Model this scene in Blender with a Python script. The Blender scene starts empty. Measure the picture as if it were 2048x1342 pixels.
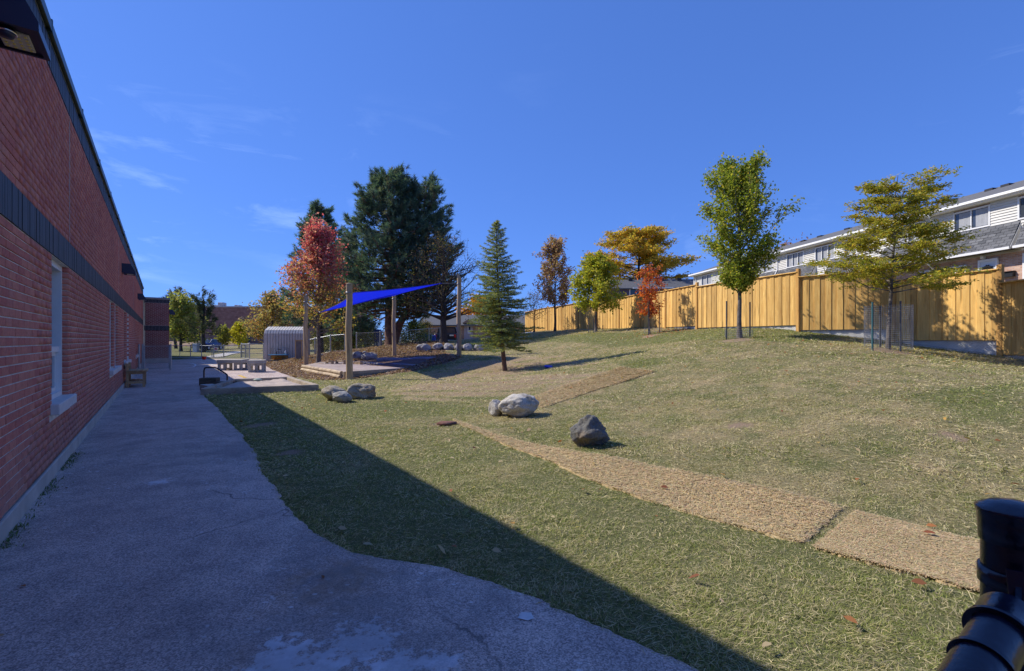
import bpy, math, random
import numpy as np
from math import radians as RAD, sin, cos, tan, pi, sqrt, atan2
from mathutils import Vector, Matrix, noise as mnoise

random.seed(7); RNG = np.random.default_rng(7)
S = bpy.context.scene; COL = S.collection
# ---------------------------------------------------------------- camera, sky, sun, exposure
F = 970.0; EYE = 1.5; CX = 1024.0; HY = 680.0      # focal length and horizon in pixels of the 2048 px photograph
cam = bpy.data.cameras.new("camera"); camo = bpy.data.objects.new("camera", cam); COL.objects.link(camo)
camo.location = (0, 0, EYE); camo.rotation_euler = (RAD(90), 0, 0)
cam.sensor_width = 36; cam.lens = F / 2048 * 36; cam.shift_y = 9 / 2048; cam.clip_start = .05; cam.clip_end = 3000
S.camera = camo
SUN_EL = RAD(42); PHI = RAD(-17.8)                  # shadows run towards (cos PHI, sin PHI)
SKY_STRENGTH = .15; SUN_STRENGTH = 2.6
w = bpy.data.worlds.new("World"); S.world = w; w.use_nodes = True
nt = w.node_tree; nt.nodes.clear()
def WN(t, **k):
    n = nt.nodes.new(t)
    for a, b in k.items(): setattr(n, a, b)
    return n
out = WN('ShaderNodeOutputWorld'); bg = WN('ShaderNodeBackground'); bg.inputs[1].default_value = SKY_STRENGTH
sky = WN('ShaderNodeTexSky', sky_type='NISHITA', sun_disc=False, sun_elevation=SUN_EL, sun_rotation=atan2(-cos(PHI), -sin(PHI)),
         altitude=1500, air_density=1.0, dust_density=0.7, ozone_density=4.0)
# a filmic response for the sky: softer gradient towards the horizon, slightly violet blue
gm = WN('ShaderNodeGamma'); gm.inputs['Gamma'].default_value = .5; nt.links.new(sky.outputs[0], gm.inputs[0])
hs = WN('ShaderNodeMixRGB', blend_type='MULTIPLY'); hs.inputs['Fac'].default_value = 1; hs.inputs['Color2'].default_value = (.30, .56, 1.27, 1)
nt.links.new(gm.outputs[0], hs.inputs['Color1'])
# thin cirrus: stretched noise on the direction of view, densest low in the sky
geo = WN('ShaderNodeTexCoord'); mp = WN('ShaderNodeMapping'); mp.inputs['Rotation'].default_value = (RAD(20), RAD(-25), RAD(15)); mp.inputs['Scale'].default_value = (2.2, 3.5, 11); mp.inputs['Location'].default_value = (11.1, 3.9, 6.3)
nz = WN('ShaderNodeTexNoise'); nz.inputs['Scale'].default_value = 1.6; nz.inputs['Detail'].default_value = 9; nz.inputs['Roughness'].default_value = .62; nz.inputs['Distortion'].default_value = .6
rp = WN('ShaderNodeMapRange'); rp.inputs['From Min'].default_value = .53; rp.inputs['From Max'].default_value = .80; rp.inputs['To Max'].default_value = .45
nz2 = WN('ShaderNodeTexNoise'); nz2.inputs['Scale'].default_value = 1.7; nz2.inputs['Detail'].default_value = 2
rp2 = WN('ShaderNodeMapRange'); rp2.inputs['From Min'].default_value = .44; rp2.inputs['From Max'].default_value = .6
sx = WN('ShaderNodeSeparateXYZ'); rp3 = WN('ShaderNodeMapRange'); rp3.inputs['From Min'].default_value = .45; rp3.inputs['From Max'].default_value = .1; rp3.inputs['To Min'].default_value = .1
m1 = WN('ShaderNodeMath', operation='MULTIPLY'); m2 = WN('ShaderNodeMath', operation='MULTIPLY')
mx = WN('ShaderNodeMixRGB'); mx.inputs['Color2'].default_value = (3.2, 4.2, 6.2, 1)
L = nt.links.new
mp0 = WN('ShaderNodeMapping'); mp0.inputs['Rotation'].default_value = (0, 0, RAD(120)); L(geo.outputs['Generated'], mp0.inputs[0]); L(mp0.outputs[0], mp.inputs[0]); L(mp.outputs[0], nz.inputs['Vector']); mp2 = WN('ShaderNodeMapping'); mp2.inputs['Location'].default_value = (1.5, .9, 1.2); L(mp0.outputs[0], mp2.inputs[0]); L(mp2.outputs[0], nz2.inputs['Vector']); L(geo.outputs['Generated'], sx.inputs[0])
L(nz.outputs['Fac'], rp.inputs['Value']); L(nz2.outputs['Fac'], rp2.inputs['Value']); L(sx.outputs['Z'], rp3.inputs['Value'])
L(rp.outputs[0], m1.inputs[0]); L(rp2.outputs[0], m1.inputs[1]); L(m1.outputs[0], m2.inputs[0]); L(rp3.outputs[0], m2.inputs[1])
L(m2.outputs[0], mx.inputs['Fac']); L(hs.outputs[0], mx.inputs['Color1']); L(mx.outputs[0], bg.inputs[0]); L(bg.outputs[0], out.inputs[0])
sun = bpy.data.lights.new("sun", 'SUN'); suno = bpy.data.objects.new("sun", sun); COL.objects.link(suno)
sun.energy = SUN_STRENGTH; sun.angle = RAD(.5); sun.color = (1, .93, .82)
TO_SUN = Vector((-cos(PHI) * cos(SUN_EL), -sin(PHI) * cos(SUN_EL), sin(SUN_EL)))
suno.rotation_euler = TO_SUN.to_track_quat('Z', 'Y').to_euler(); suno.location = (-20, 5, 30)
S.view_settings.view_transform = 'Standard'; S.view_settings.look = 'None'; S.view_settings.gamma = 1
S.view_settings.use_curve_mapping = False; S.view_settings.exposure = 1.06
S.render.film_transparent = False
try: S.cycles.max_bounces = 8; S.cycles.transparent_max_bounces = 8
except Exception: pass

# ---------------------------------------------------------------- helpers
def tag(o, label=None, cat=None, group=None, kind=None):
    if label: o['label'] = label
    if cat: o['category'] = cat
    if group: o['group'] = group
    if kind: o['kind'] = kind
    return o
def thing(name, label, cat, loc=(0, 0, 0), rz=0, group=None, kind=None):
    o = bpy.data.objects.new(name, None); COL.objects.link(o); o.empty_display_size = .2
    o.location = loc; o.rotation_euler = (0, 0, rz)
    return tag(o, label, cat, group, kind)
def link(name, me, mat=None, parent=None):
    o = bpy.data.objects.new(name, me); COL.objects.link(o)
    if mat and len(me.materials) == 0: me.materials.append(mat)
    if parent: o.parent = parent
    return o
def npmesh(name, V, Fc, tint=None, smooth=False):
    """V (n,3), Fc (m,k) same-size faces, tint (n,3) vertex colours"""
    me = bpy.data.meshes.new(name); V = np.asarray(V, np.float32); Fc = np.asarray(Fc, np.int32)
    me.vertices.add(len(V)); me.vertices.foreach_set('co', V.ravel())
    m, k = Fc.shape
    me.loops.add(m * k); me.loops.foreach_set('vertex_index', Fc.ravel())
    me.polygons.add(m); me.polygons.foreach_set('loop_start', np.arange(0, m * k, k, dtype=np.int32))
    if smooth: me.polygons.foreach_set('use_smooth', np.ones(m, bool))
    me.update(calc_edges=True)
    if tint is not None:
        a = me.color_attributes.new('tint', 'FLOAT_COLOR', 'POINT')
        c = np.ones((len(V), 4), np.float32); c[:, :3] = tint; a.data.foreach_set('color', c.ravel())
    return me
class MB:
    def __init__(s): s.v = []; s.f = []; s.sm = []; s.t = []
    def add(s, V, Fc, smooth=False, t=.5):
        b = len(s.v); s.v += [tuple(p) for p in V]; s.t += [t] * len(V)
        for f in Fc: s.f.append(tuple(i + b for i in f)); s.sm.append(smooth)
        return s
    def box(s, c, d, R=None, bev=0, t=.5):
        hx, hy, hz = d[0] / 2, d[1] / 2, d[2] / 2
        if bev > 0:
            b = min(bev, hx * .9, hy * .9, hz * .9); V = []
            for sx_ in (-1, 1):
                for sy in (-1, 1):
                    for sz in (-1, 1):
                        V += [(sx_ * hx, sy * (hy - b), sz * (hz - b)), (sx_ * (hx - b), sy * hy, sz * (hz - b)), (sx_ * (hx - b), sy * (hy - b), sz * hz)]
            I = lambda a, b_, c_, k: ((a > 0) * 4 + (b_ > 0) * 2 + (c_ > 0)) * 3 + k
            Fc = []
            for q in (-1, 1):
                fx = [I(q, -1, -1, 0), I(q, 1, -1, 0), I(q, 1, 1, 0), I(q, -1, 1, 0)]; Fc.append(fx if q > 0 else fx[::-1])
                fy = [I(-1, q, -1, 1), I(-1, q, 1, 1), I(1, q, 1, 1), I(1, q, -1, 1)]; Fc.append(fy if q > 0 else fy[::-1])
                fz = [I(-1, -1, q, 2), I(1, -1, q, 2), I(1, 1, q, 2), I(-1, 1, q, 2)]; Fc.append(fz if q > 0 else fz[::-1])
            for a in (-1, 1):
                for c_ in (-1, 1):
                    e = [I(a, c_, -1, 0), I(a, c_, -1, 1), I(a, c_, 1, 1), I(a, c_, 1, 0)]; Fc.append(e if a * c_ > 0 else e[::-1])
                    e = [I(a, -1, c_, 0), I(a, 1, c_, 0), I(a, 1, c_, 2), I(a, -1, c_, 2)]; Fc.append(e if a * c_ > 0 else e[::-1])
                    e = [I(-1, a, c_, 2), I(1, a, c_, 2), I(1, a, c_, 1), I(-1, a, c_, 1)]; Fc.append(e[::-1] if a * c_ > 0 else e)
                    for d_ in (-1, 1):
                        tr = [I(a, c_, d_, 0), I(a, c_, d_, 1), I(a, c_, d_, 2)]; Fc.append(tr if a * c_ * d_ > 0 else tr[::-1])
        else:
            V = [(x, y, z) for x in (-hx, hx) for y in (-hy, hy) for z in (-hz, hz)]
            Fc = [(0, 1, 3, 2), (4, 6, 7, 5), (0, 4, 5, 1), (2, 3, 7, 6), (0, 2, 6, 4), (1, 5, 7, 3)]
        c = Vector(c)
        V = [(R @ Vector(p) if R else Vector(p)) + c for p in V]
        return s.add(V, Fc, False, t)
    def span(s, a, b, bev=0, t=.5):       # box between two corners
        return s.box([(a[i] + b[i]) / 2 for i in range(3)], [abs(b[i] - a[i]) for i in range(3)], None, bev, t)
    def bar(s, p0, p1, wd, ht, bev=0, up=(0, 0, 1), t=.5):
        p0, p1 = Vector(p0), Vector(p1); d = p1 - p0; l = d.length; x = d.normalized(); u = Vector(up)
        if abs(x.dot(u)) > .98: u = Vector((1, 0, 0))
        y = u.cross(x).normalized(); z = x.cross(y)
        R = Matrix((x, y, z)).transposed()
        return s.box((p0 + p1) / 2, (l, wd, ht), R, bev, t)
    def tube(s, pts, r, n=8, cap=True, smooth=True, t=.5):
        pts = [Vector(p) for p in pts]; m = len(pts); rs = r if isinstance(r, (list, tuple)) else [r] * m
        V = []; up = None
        for i, p in enumerate(pts):
            d = (pts[min(i + 1, m - 1)] - pts[max(i - 1, 0)]).normalized()
            if up is None: up = Vector((0, 0, 1)) if abs(d.z) < .9 else Vector((1, 0, 0))
            a = d.cross(up)
            if a.length < 1e-4: a = d.cross(Vector((0, 1, .3)))
            a.normalize(); b = a.cross(d); up = b
            for k in range(n):
                q = 2 * pi * k / n; V.append(p + (a * cos(q) + b * sin(q)) * rs[i])
        Fc = [(i * n + k, i * n + (k + 1) % n, (i + 1) * n + (k + 1) % n, (i + 1) * n + k) for i in range(m - 1) for k in range(n)]
        s.add(V, Fc, smooth, t)
        if cap:
            s.add(V[:n], [tuple(range(n))], False, t); s.add(V[-n:], [tuple(range(n - 1, -1, -1))], False, t)
        return s
    def lathe(s, c, prof, n=24, smooth=True, t=.5):
        V = [(c[0] + r * cos(2 * pi * k / n), c[1] + r * sin(2 * pi * k / n), c[2] + z) for r, z in prof for k in range(n)]
        m = len(prof)
        Fc = [(i * n + k, i * n + (k + 1) % n, (i + 1) * n + (k + 1) % n, (i + 1) * n + k) for i in range(m - 1) for k in range(n)]
        Fc += [tuple(range(n - 1, -1, -1)), tuple(range((m - 1) * n, m * n))]
        return s.add(V, Fc, smooth, t)
    def prism(s, poly, ax, a, b, t=.5):   # 2-D polygon extruded along axis ax from a to b
        def P(p, q): return (q, p[0], p[1]) if ax == 0 else ((p[0], q, p[1]) if ax == 1 else (p[0], p[1], q))
        n = len(poly); V = [P(p, a) for p in poly] + [P(p, b) for p in poly]
        Fc = [tuple(range(n - 1, -1, -1)), tuple(range(n, 2 * n))] + [(i, (i + 1) % n, n + (i + 1) % n, n + i) for i in range(n)]
        return s.add(V, Fc, False, t)
    def build(s, name, mat=None, parent=None, tint=False, recalc=False):
        me = bpy.data.meshes.new(name); me.from_pydata(s.v, [], s.f); me.polygons.foreach_set('use_smooth', s.sm)
        if tint:
            a = me.color_attributes.new('tint', 'FLOAT_COLOR', 'POINT')
            c = np.ones((len(s.v), 4), np.float32); c[:, 0] = c[:, 1] = c[:, 2] = s.t; a.data.foreach_set('color', c.ravel())
        if recalc:
            import bmesh
            bm = bmesh.new(); bm.from_mesh(me); bmesh.ops.recalc_face_normals(bm, faces=bm.faces); bm.to_mesh(me); bm.free()
        me.update(); return link(name, me, mat, parent)

# ---- materials
MATS = {}
class NT:
    def __init__(s, name):
        s.m = bpy.data.materials.new(name); s.m.use_nodes = True; s.t = s.m.node_tree; s.t.nodes.clear()
        s.o = s.n('ShaderNodeOutputMaterial'); s.b = s.n('ShaderNodeBsdfPrincipled'); s.l(s.b.outputs[0], s.o.inputs[0])
        s.b.inputs['Specular IOR Level'].default_value = .3
    def n(s, t, **k):
        q = s.t.nodes.new(t)
        for a, b in k.items(): setattr(q, a, b)
        return q
    def l(s, a, b): s.t.links.new(a, b)
    def pos(s, scale=(1, 1, 1), obj=False, rot=(0, 0, 0)):
        mp_ = s.n('ShaderNodeMapping'); mp_.inputs['Scale'].default_value = scale; mp_.inputs['Rotation'].default_value = rot
        s.l(s.n('ShaderNodeTexCoord').outputs['Object'] if obj else s.n('ShaderNodeNewGeometry').outputs['Position'], mp_.inputs[0])
        return mp_.outputs[0]
    def noise(s, sc, det=4, rough=.55, vec=None, dist=0):
        q = s.n('ShaderNodeTexNoise'); q.inputs['Scale'].default_value = sc; q.inputs['Detail'].default_value = det; q.inputs['Roughness'].default_value = rough; q.inputs['Distortion'].default_value = dist
        s.l(vec if vec else s.pos(), q.inputs['Vector']); return q.outputs['Fac']
    def rng(s, v, a, b, c=0, d=1):
        q = s.n('ShaderNodeMapRange'); s.l(v, q.inputs['Value'])
        for k, x in zip(('From Min', 'From Max', 'To Min', 'To Max'), (a, b, c, d)): q.inputs[k].default_value = x
        return q.outputs[0]
    def mix(s, f, a, b, mode='MIX'):
        q = s.n('ShaderNodeMixRGB', blend_type=mode)
        for v, i in ((f, 'Fac'), (a, 'Color1'), (b, 'Color2')):
            if hasattr(v, 'is_output'): s.l(v, q.inputs[i])
            elif i == 'Fac': q.inputs[i].default_value = v
            else: q.inputs[i].default_value = (*v, 1) if len(v) == 3 else v
        return q.outputs[0]
    def math(s, op, a, b=0):
        q = s.n('ShaderNodeMath', operation=op)
        for v, i in ((a, 0), (b, 1)):
            if hasattr(v, 'is_output'): s.l(v, q.inputs[i])
            else: q.inputs[i].default_value = v
        return q.outputs[0]
    def attr(s, name='tint'):
        q = s.n('ShaderNodeAttribute', attribute_name=name); return q
    def orand(s): return s.n('ShaderNodeObjectInfo').outputs['Random']
    def bump(s, h, st=.3, d=.01):
        q = s.n('ShaderNodeBump'); q.inputs['Strength'].default_value = st; q.inputs['Distance'].default_value = d
        s.l(h, q.inputs['Height']); s.l(q.outputs[0], s.b.inputs['Normal'])
    def col(s, c):
        if hasattr(c, 'is_output'): s.l(c, s.b.inputs['Base Color'])
        else: s.b.inputs['Base Color'].default_value = (*c, 1)
    def rough(s, r): s.b.inputs['Roughness'].default_value = r
def sc3(c, k): return tuple(min(1, x * k) for x in c)
def mat(name, base, rough=.75, var=.18, scale=6, bump=.15, bscale=60, metal=0, spec=.3, rnd=0, stretch=None, tintv=0):
    if name in MATS: return MATS[name]
    t = NT(name); v = t.pos(stretch) if stretch else None
    c = t.mix(t.rng(t.noise(scale, 5, .6, v), .3, .7), sc3(base, 1 - var), sc3(base, 1 + var))
    if rnd: c = t.mix(t.rng(t.orand(), 0, 1, 0, 1), t.mix(1, c, (1 - rnd,) * 3, 'MULTIPLY'), t.mix(1, c, (1 + rnd,) * 3, 'MULTIPLY'))
    t.col(c); t.rough(rough); t.b.inputs['Metallic'].default_value = metal; t.b.inputs['Specular IOR Level'].default_value = spec
    if bump: t.bump(t.noise(bscale, 4, .6, v), bump, .01)
    MATS[name] = t.m; return t.m
def leafmat(name, trans=.35, rough=.6):
    if name in MATS: return MATS[name]
    t = NT(name); a = t.attr().outputs['Color']; t.col(a); t.rough(rough); t.b.inputs['Specular IOR Level'].default_value = .2
    tr = t.n('ShaderNodeBsdfTranslucent'); t.l(t.mix(1, a, (1.25, 1.3, .8), 'MULTIPLY'), tr.inputs[0])
    ms = t.n('ShaderNodeMixShader'); ms.inputs[0].default_value = trans
    t.l(t.b.outputs[0], ms.inputs[1]); t.l(tr.outputs[0], ms.inputs[2]); t.l(ms.outputs[0], t.o.inputs[0])
    MATS[name] = t.m; return t.m

# ---- value noise for numpy (same pattern for ground tint and grass blades)
def vnoise(x, y, seed=0):
    xi = np.floor(x).astype(np.int64); yi = np.floor(y).astype(np.int64); fx = x - xi; fy = y - yi
    def h(a, b):
        n = (a * 374761393 + b * 668265263 + seed * 1442695041) & 0x7fffffff
        n = ((n ^ (n >> 13)) * 1274126177) & 0x7fffffff
        return ((n ^ (n >> 16)) & 0xffff) / 65535.0
    u = fx * fx * (3 - 2 * fx); v = fy * fy * (3 - 2 * fy)
    return (h(xi, yi) * (1 - u) + h(xi + 1, yi) * u) * (1 - v) + (h(xi, yi + 1) * (1 - u) + h(xi + 1, yi + 1) * u) * v
def fbm(x, y, seed=0, oct=4):
    s_ = 0; a = .5; tot = 0
    for i in range(oct): s_ = s_ + a * vnoise(x, y, seed + i); tot += a; a *= .5; x = x * 2.03 + 5.1; y = y * 2.03 + 1.7
    return s_ / tot
def smooth(a, b, x):
    t = np.clip((x - a) / (b - a), 0, 1); return t * t * (3 - 2 * t)
def inpoly(X, Y, poly):
    X = np.asarray(X); Y = np.asarray(Y); r = np.zeros(X.shape, bool); n = len(poly)
    for i in range(n):
        x1, y1 = poly[i]; x2, y2 = poly[(i + 1) % n]
        c = ((y1 > Y) != (y2 > Y)) & (X < (x2 - x1) * (Y - y1) / ((y2 - y1) or 1e-9) + x1); r ^= c
    return r
def polydist(X, Y, poly, closed=True):
    d = np.full(np.shape(X), 1e9); n = len(poly)
    for i in range(n if closed else n - 1):
        x1, y1 = poly[i]; x2, y2 = poly[(i + 1) % n]; dx, dy = x2 - x1, y2 - y1
        t = np.clip(((X - x1) * dx + (Y - y1) * dy) / (dx * dx + dy * dy + 1e-12), 0, 1)
        d = np.minimum(d, np.hypot(X - x1 - t * dx, Y - y1 - t * dy))
    return d
# ---------------------------------------------------------------- terrain
TH = atan2(700, F); WD = .981                     # school wall: heading and distance to the camera
UX, UY = -sin(TH), cos(TH); NX, NY = cos(TH), sin(TH)
def WP(t, o, z=0): return (t * UX + (o - WD) * NX, t * UY + (o - WD) * NY, z)
def flat(px, py, z=0): Y = (EYE - z) * F / (py - HY); return ((px - CX) / F * Y, Y)
def zat(py, Y): return EYE - (py - HY) * Y / F
FENCE = [(2130, 738, 11.3), (2000, 713, 13.05), (1840, 690, 15.1), (1700, 674, 16.5), (1575, 662, 17.8), (1400, 658, 22.5), (1240, 658, 30.7), (1130, 661, 38), (1050, 666, 46)]
TREES_AT = dict(locust=(1776, 698, 13.0), green=(1479, 675, 16.5), red=(1299, 668, 24), yellow=(1192, 664, 28.5), purple=(1110, 662, 36), bare=(1068, 664, 38),
                spruce=(1010, 742, 19.4), twiggy=(887, 685, 33), pine=(785, 690, 36), maple=(637, 727, 27.9))
ctl = []
for px, py, Y in FENCE:
    x, z = (px - CX) / F * Y, zat(py, Y); ctl += [(x, Y, z), (x + 2.2, Y + 1, z + .35)]
for px, py, Y in TREES_AT.values(): ctl.append(((px - CX) / F * Y, Y, zat(py, Y)))
for px, py, Y in [(787, 712.6, 30), (917, 712.6, 25), (611, 731.5, 26.5), (697, 759, 18.5), (840, 701, 30), (972, 701, 30), (705, 713, 30), (660, 705, 33), (617, 712, 33), (1250, 690, 22), (870, 718, 24)]:
    ctl.append(((px - CX) / F * Y, Y, zat(py, Y)))
for t in (-6, -2, 2, 6, 10, 14): ctl += [(*WP(t, 0)[:2], 0), (*WP(t, 3)[:2], 0), (*WP(t, 5)[:2], 0)]
for t in (18, 24, 30, 36): ctl += [(*WP(t, 0)[:2], 0), (*WP(t, 5)[:2], 0)]
ctl += [(-8.5, 14, 0), (-6, 14.8, 0), (-3.2, 11.5, .03), (3.5, 5.6, .22), (6.5, 6, .5), (6, 9, .7), (3.5, 10, .42), (1.2, 12.5, .28), (-2.4, 15.5, .1), (9, 2, .5), (4, -3, .1), (12, -4, .5), (16, 6, 1.0),
        (-16.5, 33.4, 0), (-24, 40, 0), (-15, 40, 0), (-30, 60, 0), (-15, 60, .1), (-40, 90, .5), (-12, 90, .8), (-8, 45, 1.0), (-4, 42, 1.3), (0, 60, 1.6), (-8, 70, 1.3), (12, 62, 2.4), (-60, 60, 0),
        (22, 22, 3.1), (20.6, 36, 3.1), (18.9, 50, 3.1), (28, 30, 3.2), (24, 10, 2.9), (30, 60, 3.1), (12, 90, 2.2), (60, 40, 3.2), (-40, 20, 0), (-20, 0, 0), (40, -10, 2.5), (0, -20, 0), (60, 120, 3), (-80, 130, .5), (0, 160, 1.5)]
C = np.array(ctl); nC = len(C)
def phi(r2): return .5 * r2 * np.log(r2 + 1e-9)
A = np.zeros((nC + 3, nC + 3)); d2 = ((C[:, None, :2] - C[None, :, :2]) ** 2).sum(2)
A[:nC, :nC] = phi(d2) + np.eye(nC) * .6; A[:nC, nC] = 1; A[:nC, nC + 1:] = C[:, :2]; A[nC, :nC] = 1; A[nC + 1:, :nC] = C[:, :2].T
SOL = np.linalg.solve(A, np.r_[C[:, 2], 0, 0, 0])
# asphalt outline: wall line, yard, playground edge, sandbox, then the curving path edge
EDGE_PX = [(410, 795), (430, 812), (450, 835), (470, 856), (490, 880), (505, 902), (515, 925), (528, 950), (545, 972), (563, 1000), (580, 1024), (600, 1044), (625, 1065), (650, 1081), (685, 1098), (720, 1110), (760, 1118), (800, 1123),
           (840, 1128), (880, 1136), (920, 1147), (960, 1160), (1005, 1175), (1050, 1191), (1090, 1208), (1130, 1226), (1190, 1250), (1250, 1276), (1320, 1307), (1400, 1342)]
def smoothline(P, k=5):
    P = [Vector((p[0], p[1], 0)) for p in P]; o = []
    for i in range(len(P) - 1):
        p0, p1, p2, p3 = P[max(i - 1, 0)], P[i], P[i + 1], P[min(i + 2, len(P) - 1)]
        for j in range(k):
            t = j / k; o.append(.5 * ((2 * p1) + (p2 - p0) * t + (2 * p0 - 5 * p1 + 4 * p2 - p3) * t * t + (3 * p1 - p0 - 3 * p2 + p3) * t ** 3))
    o.append(P[-1]); return [(p.x, p.y) for p in o]
edge = [flat(*p) for p in EDGE_PX]
edge = smoothline(edge + [(edge[-1][0] + .25, 1.7), (edge[-1][0] + .6, 1.0), (2.3, -.5), (2.8, -6)], 14)
edge = [(x + .045 * (vnoise(np.array(x * 9), np.array(y * 9), 5) - .5) + .03 * (vnoise(np.array(x * 26), np.array(y * 26), 7) - .5) + .03 * (vnoise(np.array(x * 2.5), np.array(y * 2.5), 6) - .5), y) for x, y in edge]
edge = [(float(a), float(b)) for a, b in edge]
SB = [flat(408, 790), flat(632, 781), flat(577, 763.5), flat(466, 769)]             # sandbox corners on the ground
far = [flat(340, 717), flat(523, 718.5), flat(524, 727), flat(545, 740), flat(585, 754), flat(602, 761)]
ASPH = [WP(-7, -.3)[:2], WP(45, -.3)[:2], WP(45, 3)[:2]] + far + [SB[2], SB[1], SB[0]] + edge
asph = np.array(ASPH)
def zterr(X, Y):
    X = np.asarray(X, float); Y = np.asarray(Y, float); sh = X.shape; x = X.ravel(); y = Y.ravel(); o = np.empty(len(x))
    for i in range(0, len(x), 20000):
        a, b = x[i:i + 20000], y[i:i + 20000]
        o[i:i + 20000] = phi((a[:, None] - C[:, 0]) ** 2 + (b[:, None] - C[:, 1]) ** 2) @ SOL[:nC] + SOL[nC] + SOL[nC + 1] * a + SOL[nC + 2] * b
    d = polydist(x, y, ASPH); ins = inpoly(x, y, ASPH)
    o *= np.where(ins, 0, smooth(0, 2.2, d)); o = np.clip(o, -.05, 4)
    far_ = smooth(70, 140, np.hypot(x, y)); o = o * (1 - far_) + 1.0 * far_
    return o.reshape(sh)
def Z(x, y): return float(zterr(np.array([x]), np.array([y]))[0])
def gp(px, py):                                    # the terrain point seen at a pixel of the photograph
    Ys = np.geomspace(1.2, 120, 1500); xs = (px - CX) / F * Ys; zr = EYE - (py - HY) * Ys / F
    i = int(np.argmax(zr < zterr(xs, Ys))); return Vector((xs[i], Ys[i], Z(xs[i], Ys[i])))
def at(px, Y): x = (px - CX) / F * Y; return Vector((x, Y, Z(x, Y)))
def pt(px, py, Y): return Vector(((px - CX) / F * Y, Y, zat(py, Y)))

def axis(lo, a, b, hi, h):
    m = np.arange(a, b + 1e-6, h); l = [a]; s_ = h
    while l[-1] > lo: s_ *= 1.22; l.append(l[-1] - s_)
    r = [m[-1]]; s_ = h
    while r[-1] < hi: s_ *= 1.22; r.append(r[-1] + s_)
    return np.r_[np.array(l[1:])[::-1], m, np.array(r[1:])]
# lawn zones in the ground plan, read from the photograph's own outlines
DRYP = [tuple(gp(*p)[:2]) for p in [(770, 790), (860, 745), (960, 712), (1120, 712), (1310, 742), (1190, 785), (1075, 822), (990, 815), (930, 815), (850, 806)]]
GREENP = [[tuple(gp(*p)[:2]) for p in q] for q in ([(640, 815), (760, 805), (880, 800), (1000, 780), (1110, 768), (1090, 790), (1000, 812), (900, 830), (740, 838)],
          [(1060, 738), (1320, 716), (1330, 726), (1180, 752), (1040, 752)], [(780, 745), (900, 725), (1000, 708), (990, 716), (880, 742), (800, 752)], [(1040, 672), (1700, 668), (1600, 690), (1100, 684)], [(1820, 790), (2048, 760), (2048, 850), (1900, 850)])]
BAREP = [(flat(530, 850), .3), (flat(580, 905), .18), (gp(1010, 745)[:2], .9), (gp(1776, 702)[:2], .6), (gp(1479, 680)[:2], .6), (gp(1299, 672)[:2], .6), (gp(1900, 872)[:2], .2), (gp(1480, 850)[:2], .25), (gp(880, 848)[:2], .3)]
def lawn_masks(X, Y):
    n1 = fbm(X * .9, Y * .9, 3); n2 = fbm(X * 3.1, Y * 3.1, 11); n3 = fbm(X * 9, Y * 9, 21, 3)
    wob = (n2 - .5) * .9
    sd = np.where(inpoly(X, Y, DRYP), 1, -1) * polydist(X, Y, DRYP) + wob
    dry = .30 + .5 * (n1 - .45) + smooth(-.15, .25, sd) * .62
    # the cut sod lies in narrow strips, green showing through between some of them
    strip = fbm((X * .94 - Y * .34) * .35, (X * .34 + Y * .94) * 2.6, 33, 3)
    dry = dry - smooth(.0, .3, sd) * smooth(.52, .62, strip) * .62
    for g in GREENP:
        dry = dry - .55 * smooth(-.2, .35, np.where(inpoly(X, Y, g), 1, -1) * polydist(X, Y, g) + wob)
    dry = dry + .13 * smooth(4.2, 7.5, X * NX + Y * NY)
    near = smooth(4.5, 3.3, X * NX + Y * NY); dry = dry - .32 * near            # strip of lawn beside the path keeps greener
    dry = dry + (n2 - .5) * .85 + (n3 - .5) * .55
    bare = np.zeros(np.shape(X))
    for (bx, by), r in BAREP: bare = np.maximum(bare, smooth(1.3, .3, np.hypot(X - bx, Y - by) / r + (n2 - .5) * 1.2))
    bare = np.maximum(bare, smooth(-.1, .3, sd) * smooth(.5, .8, dry) * .62)
    return np.clip(dry, 0, 1), np.clip(bare, 0, 1)
gx = axis(-420, -14, 17, 420, .2); gy = axis(-120, .6, 31, 700, .2)
GX, GY = np.meshgrid(gx, gy); GZ = zterr(GX, GY)
und = (fbm(GX * .8, GY * .8, 41) - .5) * .07 + (fbm(GX * 3, GY * 3, 47, 2) - .5) * .03
ins = inpoly(GX, GY, ASPH); dd = polydist(GX, GY, ASPH)
GZ = GZ + und * smooth(.1, 1.0, dd) * ~ins * (np.hypot(GX, GY) < 45)
GZ[ins] = np.where(dd[ins] > .02, -.03, GZ[ins])
dry, bare = lawn_masks(GX, GY)
mulchP = [tuple(gp(*p)[:2]) for p in [(524, 727), (545, 740), (585, 754), (640, 762), (690, 760), (760, 752), (835, 741), (880, 728), (925, 716)]] + [(-3.6, 27), (-4.5, 32), (-5, 38), (-9, 41), (-13, 38.5), (-16, 38), (-18, 35.5)]
md = np.where(inpoly(GX, GY, mulchP), 1, -1) * polydist(GX, GY, mulchP) + (fbm(GX * 2, GY * 2, 55) - .5) * 1.2
mul = smooth(-.15, .15, md)
idx = np.arange(GX.size).reshape(GX.shape)
Fq = np.stack([idx[:-1, :-1], idx[:-1, 1:], idx[1:, 1:], idx[1:, :-1]], -1).reshape(-1, 4)
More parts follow.
